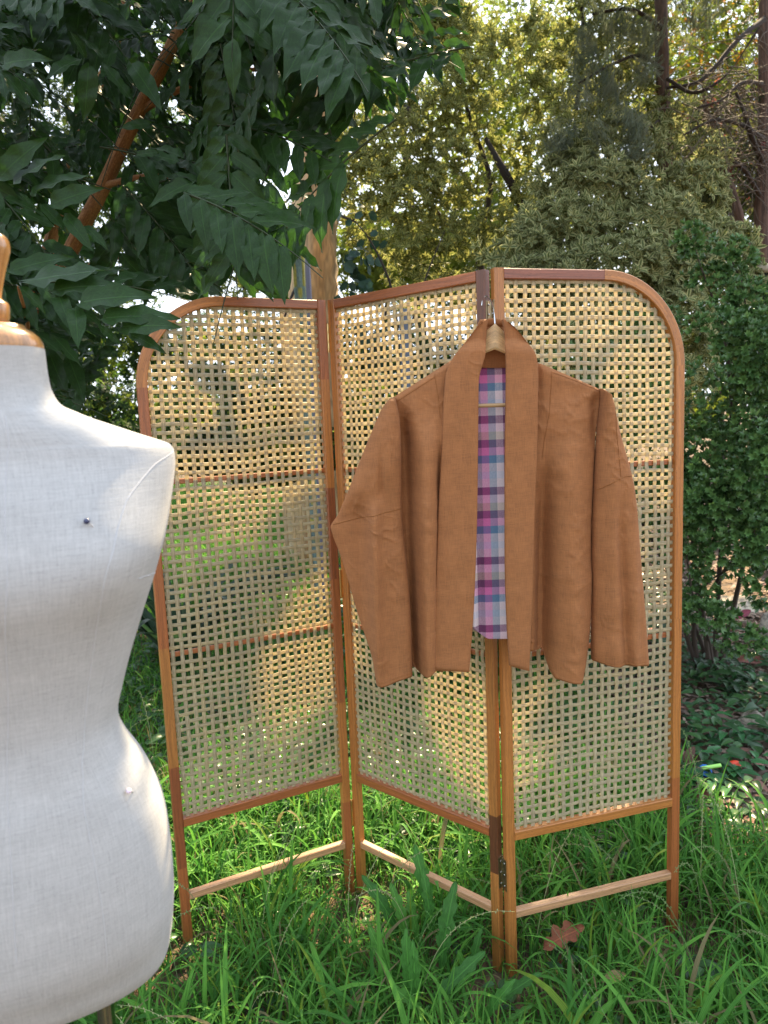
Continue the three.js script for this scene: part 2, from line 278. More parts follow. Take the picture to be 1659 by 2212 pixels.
function quilt(name, rows, { z = 0, thick = 0.02, back = 0.006, pow = 2.4, nu = 40, nv = 70, shape = () => 0, edge = () => 0, mat = brownLinen, wseed = 1, wamp = 1, label, uv } = {}) {
  const cl = new THREE.CatmullRomCurve3(rows.map((r) => V(r[0], r[1], 0)), false, 'centripetal'), cr = new THREE.CatmullRomCurve3(rows.map((r) => V(r[2], r[3], 0)), false, 'centripetal');
  const ut = (k) => 0.5 - 0.5 * Math.cos(Math.PI * (0.06 + 0.88 * k)) / Math.cos(Math.PI * 0.06);
  const J = (u, v) => { const a = cl.getPoint(v), b = cr.getPoint(v); return [lerp(a.x, b.x, u), lerp(a.y, b.y, u) + edge(u, v, lerp(a.x, b.x, u)) * smooth(0.72, 1, v)]; };
  const prof = (u) => Math.pow(Math.max(0, 1 - Math.pow(Math.abs(2 * u - 1), pow)), 1 / pow);
  const F = (u, v) => { const [x, y] = J(u, v), e = prof(u), lip = smooth(1, 0.985, v) * smooth(0, 0.015, v); return Jp(x, y, z + (thick * e + e * (shape(u, v, x, y) + wamp * wr(x, y, wseed * 10))) * (0.55 + 0.45 * lip)).sub(J0); };
  const B = (u, v) => { const [x, y] = J(u, v); return Jp(x, y, z - back * prof(u)).sub(J0); };
  const g = new GB(), U = uv || ((p) => [p.x, p.y]);
  g.grid(nu, nv, (u, v) => { const p = F(ut(u), v); return [p.x, p.y, p.z, ...U(p)]; });
  g.grid(nu, nv, (u, v) => { const p = B(1 - ut(u), v); return [p.x, p.y, p.z, ...U(p)]; });
  for (const v of [0, 1]) g.grid(nu, 1, (u, t) => { const p = t ? B(ut(u), v) : F(ut(u), v); return [p.x, p.y, p.z, ...U(p)]; });
  const m = mesh(name, g.geo(), mat, jacket); if (label) m.userData.label = label;
  m.F = F; return F;
}
function seam(F, line, name = 'seam', r = 0.0009, lift = 0.0008, n = 60) { const c = new THREE.CatmullRomCurve3(line.map((p) => V(p[0], p[1], 0)), false, 'centripetal'), pts = []; for (let k = 0; k <= n; k++) { const q = c.getPoint(k / n), p = F(clamp(q.x), clamp(q.y)); pts.push(p.add(V(0, 0, lift))); } mesh(name, tube(pts, () => r, 5), brownThread, jacket); }
const bump = (x, c, w) => Math.exp(-(((x - c) / w) ** 2));
// back of the jacket, its checked lining and the facing at the neck
quilt('back_panel', [[640, 350, 1010, 345], [430, 520, 1250, 510], [440, 800, 1240, 800], [450, 1200, 1235, 1200], [480, 1500, 1225, 1500], [490, 1540, 1215, 1540]], { z: -0.052, thick: 0.004, back: 0.004, pow: 8, wamp: 0.2, nu: 30, nv: 40 });
quilt('checked_lining', [[742, 379, 905, 379], [735, 600, 905, 600], [735, 900, 905, 900], [722, 1200, 905, 1200], [712, 1400, 905, 1400], [705, 1540, 905, 1540]], { z: -0.038, thick: 0.003, back: 0.003, pow: 8, nu: 30, nv: 80, wamp: 0.25, mat: plaid, wseed: 8, label: 'pink, blue and plum checked lining',
  shape: (u, v, x, y) => 0.012 * bump(x, 745, 16) * smooth(1100, 1500, y) - 0.006 * bump(x, 775, 14) * smooth(900, 1500, y), edge: (u, v, x) => 46 * smooth(728, 818, x), uv: (p) => [(p.x + 0.0302) / 0.0684 + 0.25, (p.y + 0.2093) / 0.166] });
quilt('neck_facing', [[770, 168, 882, 166], [752, 210, 900, 210], [745, 300, 905, 300], [742, 381, 905, 381]], { z: -0.030, thick: 0.003, back: 0.003, pow: 8, nu: 20, nv: 24, wamp: 0.3, shape: (u, v, x, y) => 0.010 * smooth(230, 165, y) });
// fronts
const LF = quilt('front_panel', [[386, 513, 655, 342], [396, 620, 650, 500], [405, 760, 645, 640], [408, 950, 640, 860], [415, 1150, 632, 1100], [432, 1400, 620, 1380], [452, 1600, 612, 1590], [470, 1690, 604, 1690]], { z: -0.012, thick: 0.016, back: 0.02, pow: 4, nu: 60, nv: 110, wseed: 2,
  shape: (u, v, x, y) => 0.036 * smooth(0, 0.5, u) * (0.4 + 0.6 * smooth(520, 760, y)) - 0.040 * bump(x, 438 + 0.04 * (y - 700), 36) * smooth(540, 700, y) + 0.012 * bump(x, 522, 36) * smooth(600, 900, y) - 0.030 * bump(x, 588, 20) * smooth(560, 900, y) + 0.010 * bump(x, 470, 26) * bump(y, 620, 120),
  edge: (u, v, x) => 30 * bump(x, 520, 42) + 22 * smooth(560, 600, x) });
seam(LF, [[0.655, 0.012], [0.68, 0.06], [0.72, 0.13], [0.75, 0.22]], 'stitching', 0.0005); seam(LF, [[0.02, 0.035], [0.35, 0.03], [0.655, 0.026]], 'seam', 0.0006);
const RF = quilt('front_panel', [[985, 348, 1294, 480], [982, 560, 1286, 570], [972, 700, 1270, 705], [966, 900, 1258, 900], [962, 1100, 1249, 1100], [958, 1250, 1252, 1250], [955, 1400, 1251, 1400], [955, 1540, 1240, 1570], [957, 1612, 1229, 1640]], { z: -0.012, thick: 0.016, back: 0.02, pow: 4, nu: 76, nv: 110, wseed: 3,
  shape: (u, v, x, y) => 0.030 * bump(x, 1158, 76) * smooth(420, 900, y) + 0.010 * bump(x, 1175, 56) * smooth(1000, 1500, y) - 0.042 * bump(x, 1046 - 0.012 * (y - 900), 34) * smooth(640, 1150, y) + 0.008 * bump(x, 992, 20) * smooth(900, 1300, y) - 0.016 * bump(x, 1268, 24) * smooth(480, 560, y) * smooth(800, 640, y) - 0.008 * bump(x, 1015, 16) * smooth(700, 400, y),
  edge: (u, v, x) => x < 1030 ? 6 : 112 * smooth(1036, 1092, x) * smooth(1232, 1186, x) });
seam(RF, [[0.29, 0.01], [0.28, 0.08], [0.25, 0.2], [0.22, 0.3]], 'stitching', 0.0005); seam(RF, [[0.30, 0.012], [0.6, 0.010], [0.98, 0.012]], 'seam', 0.0006);
// sleeves
const LS = quilt('sleeve', [[368, 520, 394, 516], [334, 566, 410, 590], [298, 648, 417, 660], [240, 790, 420, 790], [185, 930, 420, 910], [142, 1028, 420, 990], [114, 1072, 423, 1040], [121, 1108, 427, 1090], [152, 1190, 436, 1170], [187, 1300, 448, 1280], [224, 1430, 458, 1400], [260, 1540, 464, 1520], [291, 1632, 466, 1620], [302, 1690, 468, 1680], [312, 1750, 468, 1722]], { z: 0.006, thick: 0.030, back: 0.034, pow: 2.6, nu: 64, nv: 140, wseed: 4,
  shape: (u, v, x, y) => { const xc = 292 + 0.018 * (y - 1000); return 0.022 * bump(x, xc + 14, 24) * smooth(930, 1060, y) - 0.024 * smooth(4, -60, x - xc) * smooth(900, 1050, y) + 0.012 * bump(x, 350, 60) * smooth(500, 700, y) * smooth(1000, 800, y) - 0.008 * bump(x, 330, 12) * smooth(720, 850, y) * smooth(980, 900, y); },
  edge: (u, v, x) => 16 * bump(x, 350, 46) });
seam(LS, [[0.03, 0.415], [0.3, 0.392], [0.6, 0.372], [1, 0.36]]); seam(LS, [[0.01, 0.965], [0.5, 0.962], [0.99, 0.96]], 'stitching', 0.0005);
const RS = quilt('sleeve', [[1288, 476, 1320, 502], [1288, 545, 1338, 562], [1276, 650, 1366, 662], [1265, 790, 1401, 782], [1257, 920, 1428, 890], [1252, 1050, 1446, 1030], [1250, 1200, 1458, 1190], [1252, 1350, 1470, 1340], [1250, 1500, 1482, 1480], [1248, 1600, 1490, 1600], [1250, 1652, 1496, 1680]], { z: 0.0, thick: 0.028, back: 0.03, pow: 2.8, nu: 56, nv: 130, wseed: 5,
  shape: (u, v, x, y) => 0.012 * bump(x, 1318 + 0.02 * (y - 900), 40) - 0.013 * bump(x, 1356 + 0.05 * (y - 1000), 20) * smooth(900, 1150, y) + 0.008 * bump(x, 1420, 22) * smooth(1000, 1300, y),
  edge: (u, v, x) => 14 * bump(x, 1330, 70) });
seam(RS, [[0.02, 0.395], [0.4, 0.372], [0.7, 0.362], [0.99, 0.365]]); seam(RS, [[0.92, 0.04], [0.66, 0.2], [0.6, 0.36]], 'seam', 0.0006); seam(RS, [[0.01, 0.965], [0.5, 0.962], [0.99, 0.965]], 'stitching', 0.0005);
// collar band
const collarShape = (s) => (u, v, x, y) => -0.046 * smooth(330, 160, y) + 0.004 * bump(u, 0.5, 0.4);
quilt('collar_band', [[768, 190, 790, 178], [742, 216, 786, 226], [694, 278, 782, 284], [642, 342, 778, 338], [614, 398, 768, 372], [604, 470, 754, 425], [598, 560, 750, 560], [590, 760, 748, 760], [577, 1000, 745, 1000], [566, 1300, 738, 1250], [551, 1500, 727, 1480], [541, 1620, 716, 1620], [538, 1680, 712, 1692]], { z: 0.026, thick: 0.007, back: 0.006, pow: 5, nu: 36, nv: 120, wseed: 6, wamp: 0.55, shape: collarShape(1) });
quilt('collar_band', [[856, 178, 880, 192], [860, 204, 907, 216], [863, 270, 950, 268], [865, 340, 990, 322], [866, 400, 1003, 378], [864, 560, 1003, 560], [861, 760, 1000, 760], [861, 1000, 990, 1000], [862, 1250, 983, 1300], [868, 1450, 976, 1500], [876, 1590, 970, 1620], [882, 1664, 968, 1688]], { z: 0.026, thick: 0.007, back: 0.006, pow: 5, nu: 36, nv: 120, wseed: 7, wamp: 0.55, shape: collarShape(1) });
quilt('collar_band', [[762, 222, 892, 222], [764, 204, 888, 204], [768, 188, 882, 190]], { z: -0.030, thick: 0.012, back: 0.006, pow: 5, nu: 36, nv: 20, wamp: 0.2, edge: (u) => -25 * (1 - (2 * u - 1) ** 2), shape: (u, v) => 0.012 * smooth(0.55, 1, v) });
// hanger
{
  const hanger = thing('clothes_hanger', J0, 'wooden clothes hanger with metal hook and bar inside the brown jacket', 'hanger');
  const paleWood = new THREE.MeshPhysicalMaterial({ color: hex('#dcb47c'), map: scaled(woodMap, 1 / 0.05, 1 / 0.2), roughness: 0.5, clearcoat: 0.2, clearcoatRoughness: 0.3 });
  const q = (x, y, z) => Jp(x, y, z).sub(J0);
  for (const s of [-1, 1]) {
    const path = curve(s < 0 ? [V(826, 250, 0), V(792, 271, 0), V(755, 296, 0), V(640, 405, 0), V(440, 545, 0)] : [V(826, 250, 0), V(862, 272, 0), V(895, 296, 0), V(1000, 395, 0), V(1235, 520, 0)], 24);
    const g = new GB(), c = [[-0.5, -0.35], [-0.42, -0.5], [0.42, -0.5], [0.5, -0.35], [0.5, 0.35], [0.42, 0.5], [-0.42, 0.5], [-0.5, 0.35]];
    for (let k = 0; k < 24; k++) for (let e = 0; e < 8; e++) {
      const pt = (kk, ee) => { const t = kk / 24, p = path[kk], hgt = lerp(112, 46, t), y = p.y + c[ee % 8][0] * hgt; return q(p.x, y, 0.004 - 0.028 * t * t * 1.0 - (Math.abs(p.x - 826) * 0.00008) + c[ee % 8][1] * 0.014).toArray(); };
      const uv = [[e * 0.02, k * 0.01], [e * 0.02 + 0.02, k * 0.01], [e * 0.02 + 0.02, k * 0.01 + 0.01], [e * 0.02, k * 0.01 + 0.01]];
      s < 0 ? g.quad(pt(k, e), pt(k, e + 1), pt(k + 1, e + 1), pt(k + 1, e), uv) : g.quad(pt(k + 1, e), pt(k + 1, e + 1), pt(k, e + 1), pt(k, e), uv);
    }
    mesh('hanger_arm', g.geo(true), paleWood, hanger);
  }
  mesh('trouser_bar', tube([q(700, 552, -0.006), q(800, 549, -0.006), q(920, 546, -0.006)], [0.0046, 0.0046, 0.0046], 12), paleWood, hanger);
  for (const x of [520, 1130]) mesh('bar_peg', tube([q(x, x < 800 ? 500 : 470, -0.012), q(x, 555, -0.012)], [0.004, 0.004], 8), paleWood, hanger);
  mesh('trouser_bar', tube([q(520, 556, -0.012), q(700, 552, -0.006)], [0.0046, 0.0046], 12), paleWood, hanger);
  mesh('trouser_bar', tube([q(920, 546, -0.006), q(1130, 545, -0.012)], [0.0046, 0.0046], 12), paleWood, hanger);
  const hk = [[828, 205, 0.002], [827, 165, -0.004], [829, 120, -0.03], [832, 88, -0.055], [831, 66, -0.075], [825, 48, -0.092], [817, 41, -0.100], [808, 50, -0.104], [802, 66, -0.106], [799, 84, -0.106]].map((p) => q(...p));
  mesh('hook', tube(curve(hk, 60), () => 0.0017, 10), steel, hanger);
}

// ------------------------------------------------------------------ dress form
const whiteLinen = tex(512, 512, (u, v, i, j) => {
  const a = vn(u * 200, v * 10, 1, 200, 10), b = vn(u * 10, v * 230, 2, 10, 230), c = vn(u * 5, v * 5, 3, 5, 5), d = vn(u * 250, v * 250, 4, 250, 250), sl = smooth(0.80, 0.95, vn(u * 30, v * 220, 6, 30, 220)) * 0.06 + smooth(0.80, 0.95, vn(u * 220, v * 30, 7, 220, 30)) * 0.05;
  const k = 0.84 + 0.06 * a + 0.06 * b + 0.03 * c + 0.05 * d - sl; return [k, k * 0.995, k * 0.975];
});
const whiteS = scaled(whiteLinen, 1 / 0.13, 1 / 0.13);
const calico = new THREE.MeshPhysicalMaterial({ color: rgb(0.475, 0.477, 0.478), map: whiteS, roughness: 0.9, bumpMap: whiteS, bumpScale: 0.0005, sheen: 0.25, sheenRoughness: 0.5, sheenColor: rgb(0.5, 0.5, 0.5) });
{
  const AX = -0.406, AZ = -0.78, yaw = Math.atan2(-AX, -AZ);
  const form = thing('dress_form', V(AX, 0, AZ), 'white linen-covered dress form with turned wooden neck cap and finial', 'dress form');
  form.rotation.y = yaw;
  const lev = (x, y) => { const d = ray(x, y), l = Math.hypot(d.x, d.z), dist = Math.abs(AX * d.z - AZ * d.x) / l, t = (AX * d.x + AZ * d.z) / (l * l); return [dist, EYE + d.y * t]; };
  const S = [[97, 757, .056, 0], [101, 790, .056, 0], [105, 816, .057, 0], [112, 844, .06, 0], [131, 874, .066, 0], [165, 890, .07, 0], [198, 903, .073, 0], [250, 920, .077, .0], [302, 937, .080, 0], [345, 950, .082, 0], [371, 960, .084, .0], [380, 976, .087, .0], [382, 997, .091, .001], [379, 1030, .097, .004], [374, 1062, .102, .007], [357, 1150, .112, .014], [342, 1200, .115, .015], [330, 1241, .114, .013], [308, 1312, .105, .008], [279, 1410, .094, .002], [262, 1480, .088, 0], [254, 1519, .086, 0], [257, 1547, .087, 0], [279, 1588, .091, 0], [300, 1615, .095, 0], [320, 1645, .100, 0], [350, 1709, .107, 0], [366, 1794, .112, 0], [375, 1904, .108, 0], [374, 1960, .098, 0], [371, 2005, .084, 0], [365, 2042, .073, 0], [357, 2064, .064, 0], [346, 2079, .056, 0], [326, 2088, .046, 0]].map(([x, y, b, o]) => { const [a, h] = lev(x, y); return [a, h, b, o]; });
  const n = S.length - 1, ca = new THREE.CatmullRomCurve3(S.map((s) => V(s[0], s[1], 0)), false, 'centripetal'), cb = new THREE.CatmullRomCurve3(S.map((s) => V(s[2], s[1], s[3])), false, 'centripetal');
  const F = (v, phi) => { // phi 0 faces forward, +90 degrees to the right side as seen
    const A = ca.getPoint(v), B = cb.getPoint(v), p = 2.35, c = Math.sin(phi), s = Math.cos(phi), k = Math.pow(Math.pow(Math.abs(c), p) + Math.pow(Math.abs(s), p), -1 / p);
    const bust = 0.016 * Math.exp(-(((A.y - 1.335) / 0.055) ** 2)) * (Math.exp(-(((phi - 0.62) / 0.42) ** 2)) + Math.exp(-(((phi + 0.62) / 0.42) ** 2))) * (Math.cos(phi) > 0 ? 1 : 0);
    return V(A.x * k * c, A.y, B.x * k * s + (s > 0 ? B.z * s : 0) + bust);
  };
  const g = new GB(), nu = 120, nv = 220; let per = 0;
  g.grid(nu, nv, (u, v) => { const p = F(v, (u - 0.5) * 2 * Math.PI); const sx = (u - 0.5) * 0.9 - 0.02 * Math.sin(u * 12.57); return [p.x, p.y, p.z, sx, p.y]; });
  const base = nv * (nu + 1), ce = g.v(0, S[n][1], 0); for (let i = 0; i < nu; i++) g.i.push(base + i, base + i + 1, ce);
  mesh('torso', g.geo(), calico, form);
  // seams found by where they run on the surface
  form.updateMatrixWorld();
  const find = (x, y) => { let best = [1e9, 0, 0]; for (let i = 0; i < 2; i++) for (let v = i ? best[1] - .02 : 0; v <= (i ? best[1] + .02 : 1); v += i ? .002 : .02) for (let f = i ? best[2] - .08 : -1.2; f < (i ? best[2] + .08 : 1.7); f += i ? .006 : .06) { const q = toPx(form.localToWorld(F(clamp(v), f))), d = (q[0] - x) ** 2 + (q[1] - y) ** 2; if (d < best[0]) best = [d, v, f]; } return [clamp(best[1]), best[2]]; };
  const seamMat = new THREE.MeshStandardMaterial({ color: rgb(0.50, 0.50, 0.50), roughness: 0.95 });
  const line = (name, pts, r) => { const c = new THREE.CatmullRomCurve3(pts.map((p) => V(...find(...p), 0))); mesh(name, tube(c.getPoints(90).map((p) => F(clamp(p.x), p.y).multiplyScalar(1)), () => r * 0.75, 5), seamMat, form); };
  line('seam', [[376, 967], [340, 1000], [300, 1045], [272, 1090], [248, 1170], [228, 1250], [214, 1320], [197, 1430], [182, 1600], [178, 1660], [184, 1760], [205, 1860], [222, 1990], [232, 2100]], 0.0007);
  line('seam', [[12, 900], [12, 1150], [14, 1400], [16, 1650], [26, 1900], [36, 2080]], 0.0007);
  line('seam', [[300, 1250], [318, 1244], [328, 1238]], 0.0006);
  // turned wood
  const capWood = new THREE.MeshPhysicalMaterial({ color: hex('#c98f4d'), map: scaled(woodMap, 3, 1), roughness: 0.28, clearcoat: 0.9, clearcoatRoughness: 0.12 });
  const L2 = (list) => list.map(([x, y]) => { const [a, h] = lev(x, y); return new THREE.Vector2(Math.max(0.0005, a), h); });
  const nb = lev(97, 757), top = lev(40, 700);
  const lathe = (name, pts) => mesh(name, new THREE.LatheGeometry(pts, 48), capWood, form);
  lathe('neck_cap', [new THREE.Vector2(0.001, nb[1] - 0.004), new THREE.Vector2(nb[0] * 0.97, nb[1] - 0.004), ...L2([[96, 757], [96, 750], [93, 741], [86, 730], [74, 720], [60, 712], [56, 710], [54, 705], [40, 702], [16, 701]]), new THREE.Vector2(0.001, lev(16, 701)[1])]);
  lathe('finial', [new THREE.Vector2(0.001, lev(17, 703)[1]), ...L2([[15, 701], [19, 696], [22, 688], [22, 672], [21, 661], [18, 656], [10, 652], [4, 645], [5, 630], [9, 605], [14, 580], [19, 560], [22.5, 545], [22.5, 534], [20, 523], [15, 515], [7, 510], [-2, 506.5], [-14, 504.5]]), new THREE.Vector2(0.001, lev(-27, 504)[1])]);
  // stand, pins
  const chrome = new THREE.MeshStandardMaterial({ color: rgb(0.30, 0.34, 0.30), metalness: 1, roughness: 0.16 });
  mesh('stand_pole', tube([V(0.046, 0.02, 0.0), V(0.046, S[n][1] + 0.01, 0.0)], [0.0108, 0.0108], 24), chrome, form);
  mesh('stand_base', new THREE.LatheGeometry([[0.001, 0.0], [0.16, 0.0], [0.165, 0.008], [0.15, 0.016], [0.03, 0.03], [0.016, 0.045], [0.0105, 0.05]].map((p) => new THREE.Vector2(...p)), 40).translate(0.046, 0, 0), chrome, form);
  for (const [x, y, x2, y2, c, lab] of [[186, 1123, 204, 1141, '#14204a', 'dark blue headed pin stuck in the chest of the dress form'], [278, 1708, 290, 1714, '#e8d8e4', 'pearl headed pin stuck in the hip of the dress form']]) {
    const [v, f] = find(x, y), w = form.localToWorld(F(v, f)), nrm = camera.position.clone().sub(w).normalize(), [v2, f2] = find(x2, y2), w2 = form.localToWorld(F(v2, f2));
    const pin = thing('dressmaking_pin', w, lab, 'pin'); const hd = nrm.clone().multiplyScalar(0.005);
    mesh('pin_head', new THREE.SphereGeometry(0.0031, 16, 12).translate(hd.x, hd.y, hd.z), new THREE.MeshPhysicalMaterial({ color: hex(c), roughness: 0.25, clearcoat: 0.8 }), pin);
    mesh('pin_shaft', tube([hd, w2.clone().sub(w).addScaledVector(nrm, -0.001)], [0.0005, 0.0004], 6), steel, pin);
  }
}
// ------------------------------------------------------------------ ground
const soilMap = tex(512, 512, (u, v) => {
  const a = vn(u * 10, v * 10, 1, 10, 10), b = vn(u * 60, v * 60, 2, 60, 60), c = vn(u * 200, v * 140, 3, 200, 140), k = 0.16 + 0.25 * a + 0.25 * b + 0.25 * c;
  return [k * 0.62, k * 0.50, k * 0.36];
});
{
  const g = new GB();
  const hgt = (x, z) => { const d = Math.hypot(x, z + 2); return (vn(x * 0.35 + 40, z * 0.35 + 40, 9) - 0.5) * 0.5 * smooth(5, 16, d) + (vn(x * 3 + 90, z * 3 + 90, 10) - 0.5) * 0.03 - 0.012; };
  g.grid(220, 220, (u, v) => { const f = (t) => { const s = t * 2 - 1; return Math.sign(s) * (Math.abs(s) * 9 + Math.pow(Math.abs(s), 5) * 141); }, x = f(u), z = f(v) - 4; return [x, hgt(x, z), z, x / 0.8, z / 0.8]; });
  const m = mesh('ground', g.geo(), new THREE.MeshStandardMaterial({ map: soilMap, roughness: 1, bumpMap: soilMap, bumpScale: 0.01, side: THREE.DoubleSide })); m.userData.kind = 'structure';
}

// ------------------------------------------------------------------ leaf materials
function leafMat(map, o = {}) { return new THREE.MeshPhysicalMaterial({ map, roughness: 0.95, transmission: 0.42, thickness: 0, specularIntensity: 0.2, clearcoat: 0.3, clearcoatRoughness: 0.32, side: THREE.DoubleSide, ...o }); }
const veinLeaf = tex(128, 256, (u, v) => { // midrib and side veins
  const e = Math.abs(u - 0.5), mid = smooth(0.035, 0.012, e), side = smooth(0.10, 0.0, Math.abs(((v * 11 - e * 3.0) % 1 + 1) % 1 - 0.5)) * 0.5, n = 0.12 * vn(u * 20, v * 30, 3) + 0.08 * vn(u * 60, v * 90, 4);
  const k = 0.72 + n + side * 0.12; return [k + mid * 0.55, k + mid * 0.30, k + mid * 0.30];
});
const plainLeaf = tex(32, 64, (u, v) => { const e = Math.abs(u - 0.5), k = 0.82 + 0.14 * vn(u * 8, v * 20, 2); return [k + smooth(0.08, 0.02, e) * 0.12, k + smooth(0.08, 0.02, e) * 0.1, k]; });
const edgedLeaf = tex(64, 64, (u, v) => { const e = Math.abs(u - 0.5) * 2, w = smooth(0.42, 0.62, e + 0.25 * (vn(u * 5, v * 9, 5) - 0.5)), k = 0.9 + 0.1 * vn(u * 20, v * 20, 6); return [lerp(0.47, 0.92, w) * k, lerp(0.55, 0.93, w) * k, lerp(0.36, 0.74, w) * k]; });

// ------------------------------------------------------------------ grass
srand(21);
const grass = thing('grass', V(0, 0, 0), 'long shaggy green grass around the feet of the folding screen', 'grass', null, 'stuff');
function blade(bend, nseg, w, twist = 0) {
  const g = new GB(); let x = 0, y = 0; const pts = [];
  for (let k = 0; k <= nseg; k++) { const a = bend * Math.pow(k / nseg, 1.25); pts.push([x, y, a]); x += Math.sin(a) / nseg; y += Math.cos(a) / nseg; }
  g.grid(2, nseg, (u, v, i, j) => { const [px, py, a] = pts[j], e = u * 2 - 1, hw = w * (0.55 + 0.9 * v - 1.42 * v * v * v) * (v > 0.999 ? 0.02 : 1), f = Math.abs(e) * hw * 0.35, tw = twist * v; return [px - Math.cos(a) * f + Math.sin(tw) * e * hw * 0.6, py + Math.sin(a) * f, e * hw * Math.cos(tw), u, v]; });
  return g.geo();
}
const bladeMap = tex(32, 64, (u, v) => { const e = Math.abs(u - 0.5), s = 0.86 + 0.10 * Math.sin(u * 6.28 * 5) + 0.1 * vn(u * 6, v * 16, 4); return grey(s + smooth(0.06, 0.01, e) * 0.12); });
const grassMat = leafMat(bladeMap, { clearcoat: 0.12, clearcoatRoughness: 0.4, transmission: 0.45 });
const blades = [[0.5, 5, 0.016], [1.2, 6, 0.018, 0.8], [1.9, 7, 0.020, -0.9], [2.5, 8, 0.022, 1.2], [1.5, 7, 0.030, 0.5], [2.2, 8, 0.034, -0.6]].map((b) => new Copies(blade(...b), grassMat));
const grassColor = (z) => { const t = R(), y = R(); const c = rgb(lerp(0.06, 0.175, t), lerp(0.21, 0.44, t), lerp(0.03, 0.06, t)); if (y > 0.955) c.setRGB(0.26, 0.22, 0.10); else if (y > 0.88) c.setRGB(0.18, 0.30, 0.03); return c; };
const mulchy = (x, z) => smooth(0.75, 1.15, x + 0.25 * (vn(x * 2, z * 2, 44) - 0.5)) * smooth(-2.15, -2.5, z + 0.3 * (vn(x * 2, z * 2, 45) - 0.5)) + smooth(-5.0, -6.0, z) * smooth(0.6, 1.6, x) * 0.9;
const FEET = [[-0.6, -1.87], [-0.137, -2.1], [0.27, -1.75], [0.28, -1.74], [0.77, -1.88]];
function sow(n, x0, x1, z0, z1, l0, l1, wide) {
  for (let k = 0; k < n; k++) {
    const x = rr(x0, x1), z = rr(z0, z1); if (R() < mulchy(x, z)) continue;
    const foot = Math.min(...FEET.map(([fx, fz]) => Math.hypot(x - fx, (z - fz - 0.10) * 0.7)));
    const clump = vn(x * 6 + 20, z * 6 + 50, 31), kind = R() < wide ? 4 + (R() * 2 | 0) : R() * 4 | 0, L = lerp(l0, l1, clamp(0.55 * R() + 0.6 * clump * R() + 0.1)) * lerp(0.35, 1, smooth(0.06, 0.2, foot)), a = R() * 6.283, tilt = rr(-0.1, 0.5);
    const up = V(Math.cos(a) * tilt, 1, Math.sin(a) * tilt).normalize(), out = V(Math.cos(a), 0, Math.sin(a)); out.addScaledVector(up, -out.dot(up)).normalize();
    const wsc = kind > 3 ? rr(0.7, 1.1) : rr(0.7, 1.3);
    blades[kind].add(new THREE.Matrix4().makeBasis(out.clone().multiplyScalar(L), up.clone().multiplyScalar(L), out.clone().cross(up).multiplyScalar(Math.max(0.14, L) * wsc)).setPosition(x, -0.015, z), grassColor(z));
  }
}
sow(27000, -1.7, 1.9, -2.75, -0.9, 0.05, 0.29, 0.12);
sow(900, -1.5, 1.7, -2.6, -1.0, 0.2, 0.38, 0.5);
sow(24000, -3.4, 3.2, -5.0, -2.75, 0.06, 0.26, 0.1);
sow(24000, -6, 4, -9.5, -5.0, 0.14, 0.42, 0.3);
sow(12000, -9, 2, -16, -9.5, 0.2, 0.6, 0.5);
sow(2500, -3, 3, -0.9, 2.5, 0.06, 0.25, 0.1);
blades.forEach((b) => b.build('blades', grass));
{ // seed stalks
  const g = new GB(), parts = []; let x = 0, y = 0; const pts = [];
  for (let k = 0; k <= 12; k++) { const a = 1.5 * Math.pow(k / 12, 2); pts.push(V(x, y, 0)); x += Math.sin(a) / 12; y += Math.cos(a) / 12; }
  parts.push(tube(pts, (v) => 0.0028 * (1 - 0.6 * v), 4));
  for (let k = 0; k < 22; k++) { const t = 0.55 + 0.44 * k / 22, i = Math.min(11, Math.floor(t * 12)), p = pts[i].clone().lerp(pts[i + 1], t * 12 - i); parts.push(new THREE.OctahedronGeometry(0.0068, 0).toNonIndexed().scale(0.6, 1.2, 0.6).translate(p.x + (k % 2 ? 0.006 : -0.006), p.y, (k % 3 - 1) * 0.007)); }
  const geo = mergeGeometries(parts.map((p) => { const q = p.index ? p.toNonIndexed() : p; return q; })), st = new Copies(geo, new THREE.MeshStandardMaterial({ roughness: 0.9 }));
  for (let k = 0; k < 190; k++) { const xx = rr(-1.4, 1.8), zz = rr(-3.2, -1.1); if (R() < mulchy(xx, zz)) continue; const a = R() * 6.283, L = rr(0.26, 0.48), up = V(Math.cos(a) * 0.25, 1, Math.sin(a) * 0.25), t = R(); st.add(pose(V(xx, 0, zz), V(Math.cos(a), -0.25, Math.sin(a)), up, L), rgb(lerp(0.12, 0.34, t), lerp(0.2, 0.34, t), lerp(0.06, 0.16, t))); }
  st.build('seed_stalks', grass);
}
// ------------------------------------------------------------------ low plants
const ovate = leafGeo(0.42, 6, { fold: 0.22, curl: 0.35, wid: 0.38, tip: 0.4 });
const coverMat = leafMat(veinLeaf, { clearcoat: 0.6, clearcoatRoughness: 0.3, transmission: 0.35 });
function trailing(add, x, y, z, n, len, dirA, colour) { // a creeping stem with leaves in two rows
  let p = V(x, y, z), a = dirA, rise = rr(0.1, 0.9);
  for (let k = 0; k < n; k++) {
    a += rr(-0.3, 0.3); const d = V(Math.cos(a), rise, Math.sin(a)).normalize(); p = p.clone().addScaledVector(d, len * 0.42); rise *= 0.8;
    const s = k % 2 ? 1 : -1, sd = V(-Math.sin(a) * s, 0.15 + rr(-0.2, 0.2), Math.cos(a) * s).addScaledVector(d, 0.55).normalize();
    add(pose(p, sd, V(rr(-0.35, 0.35), 1, rr(-0.2, 0.5)), len * rr(0.7, 1.15)), colour());
  }
}
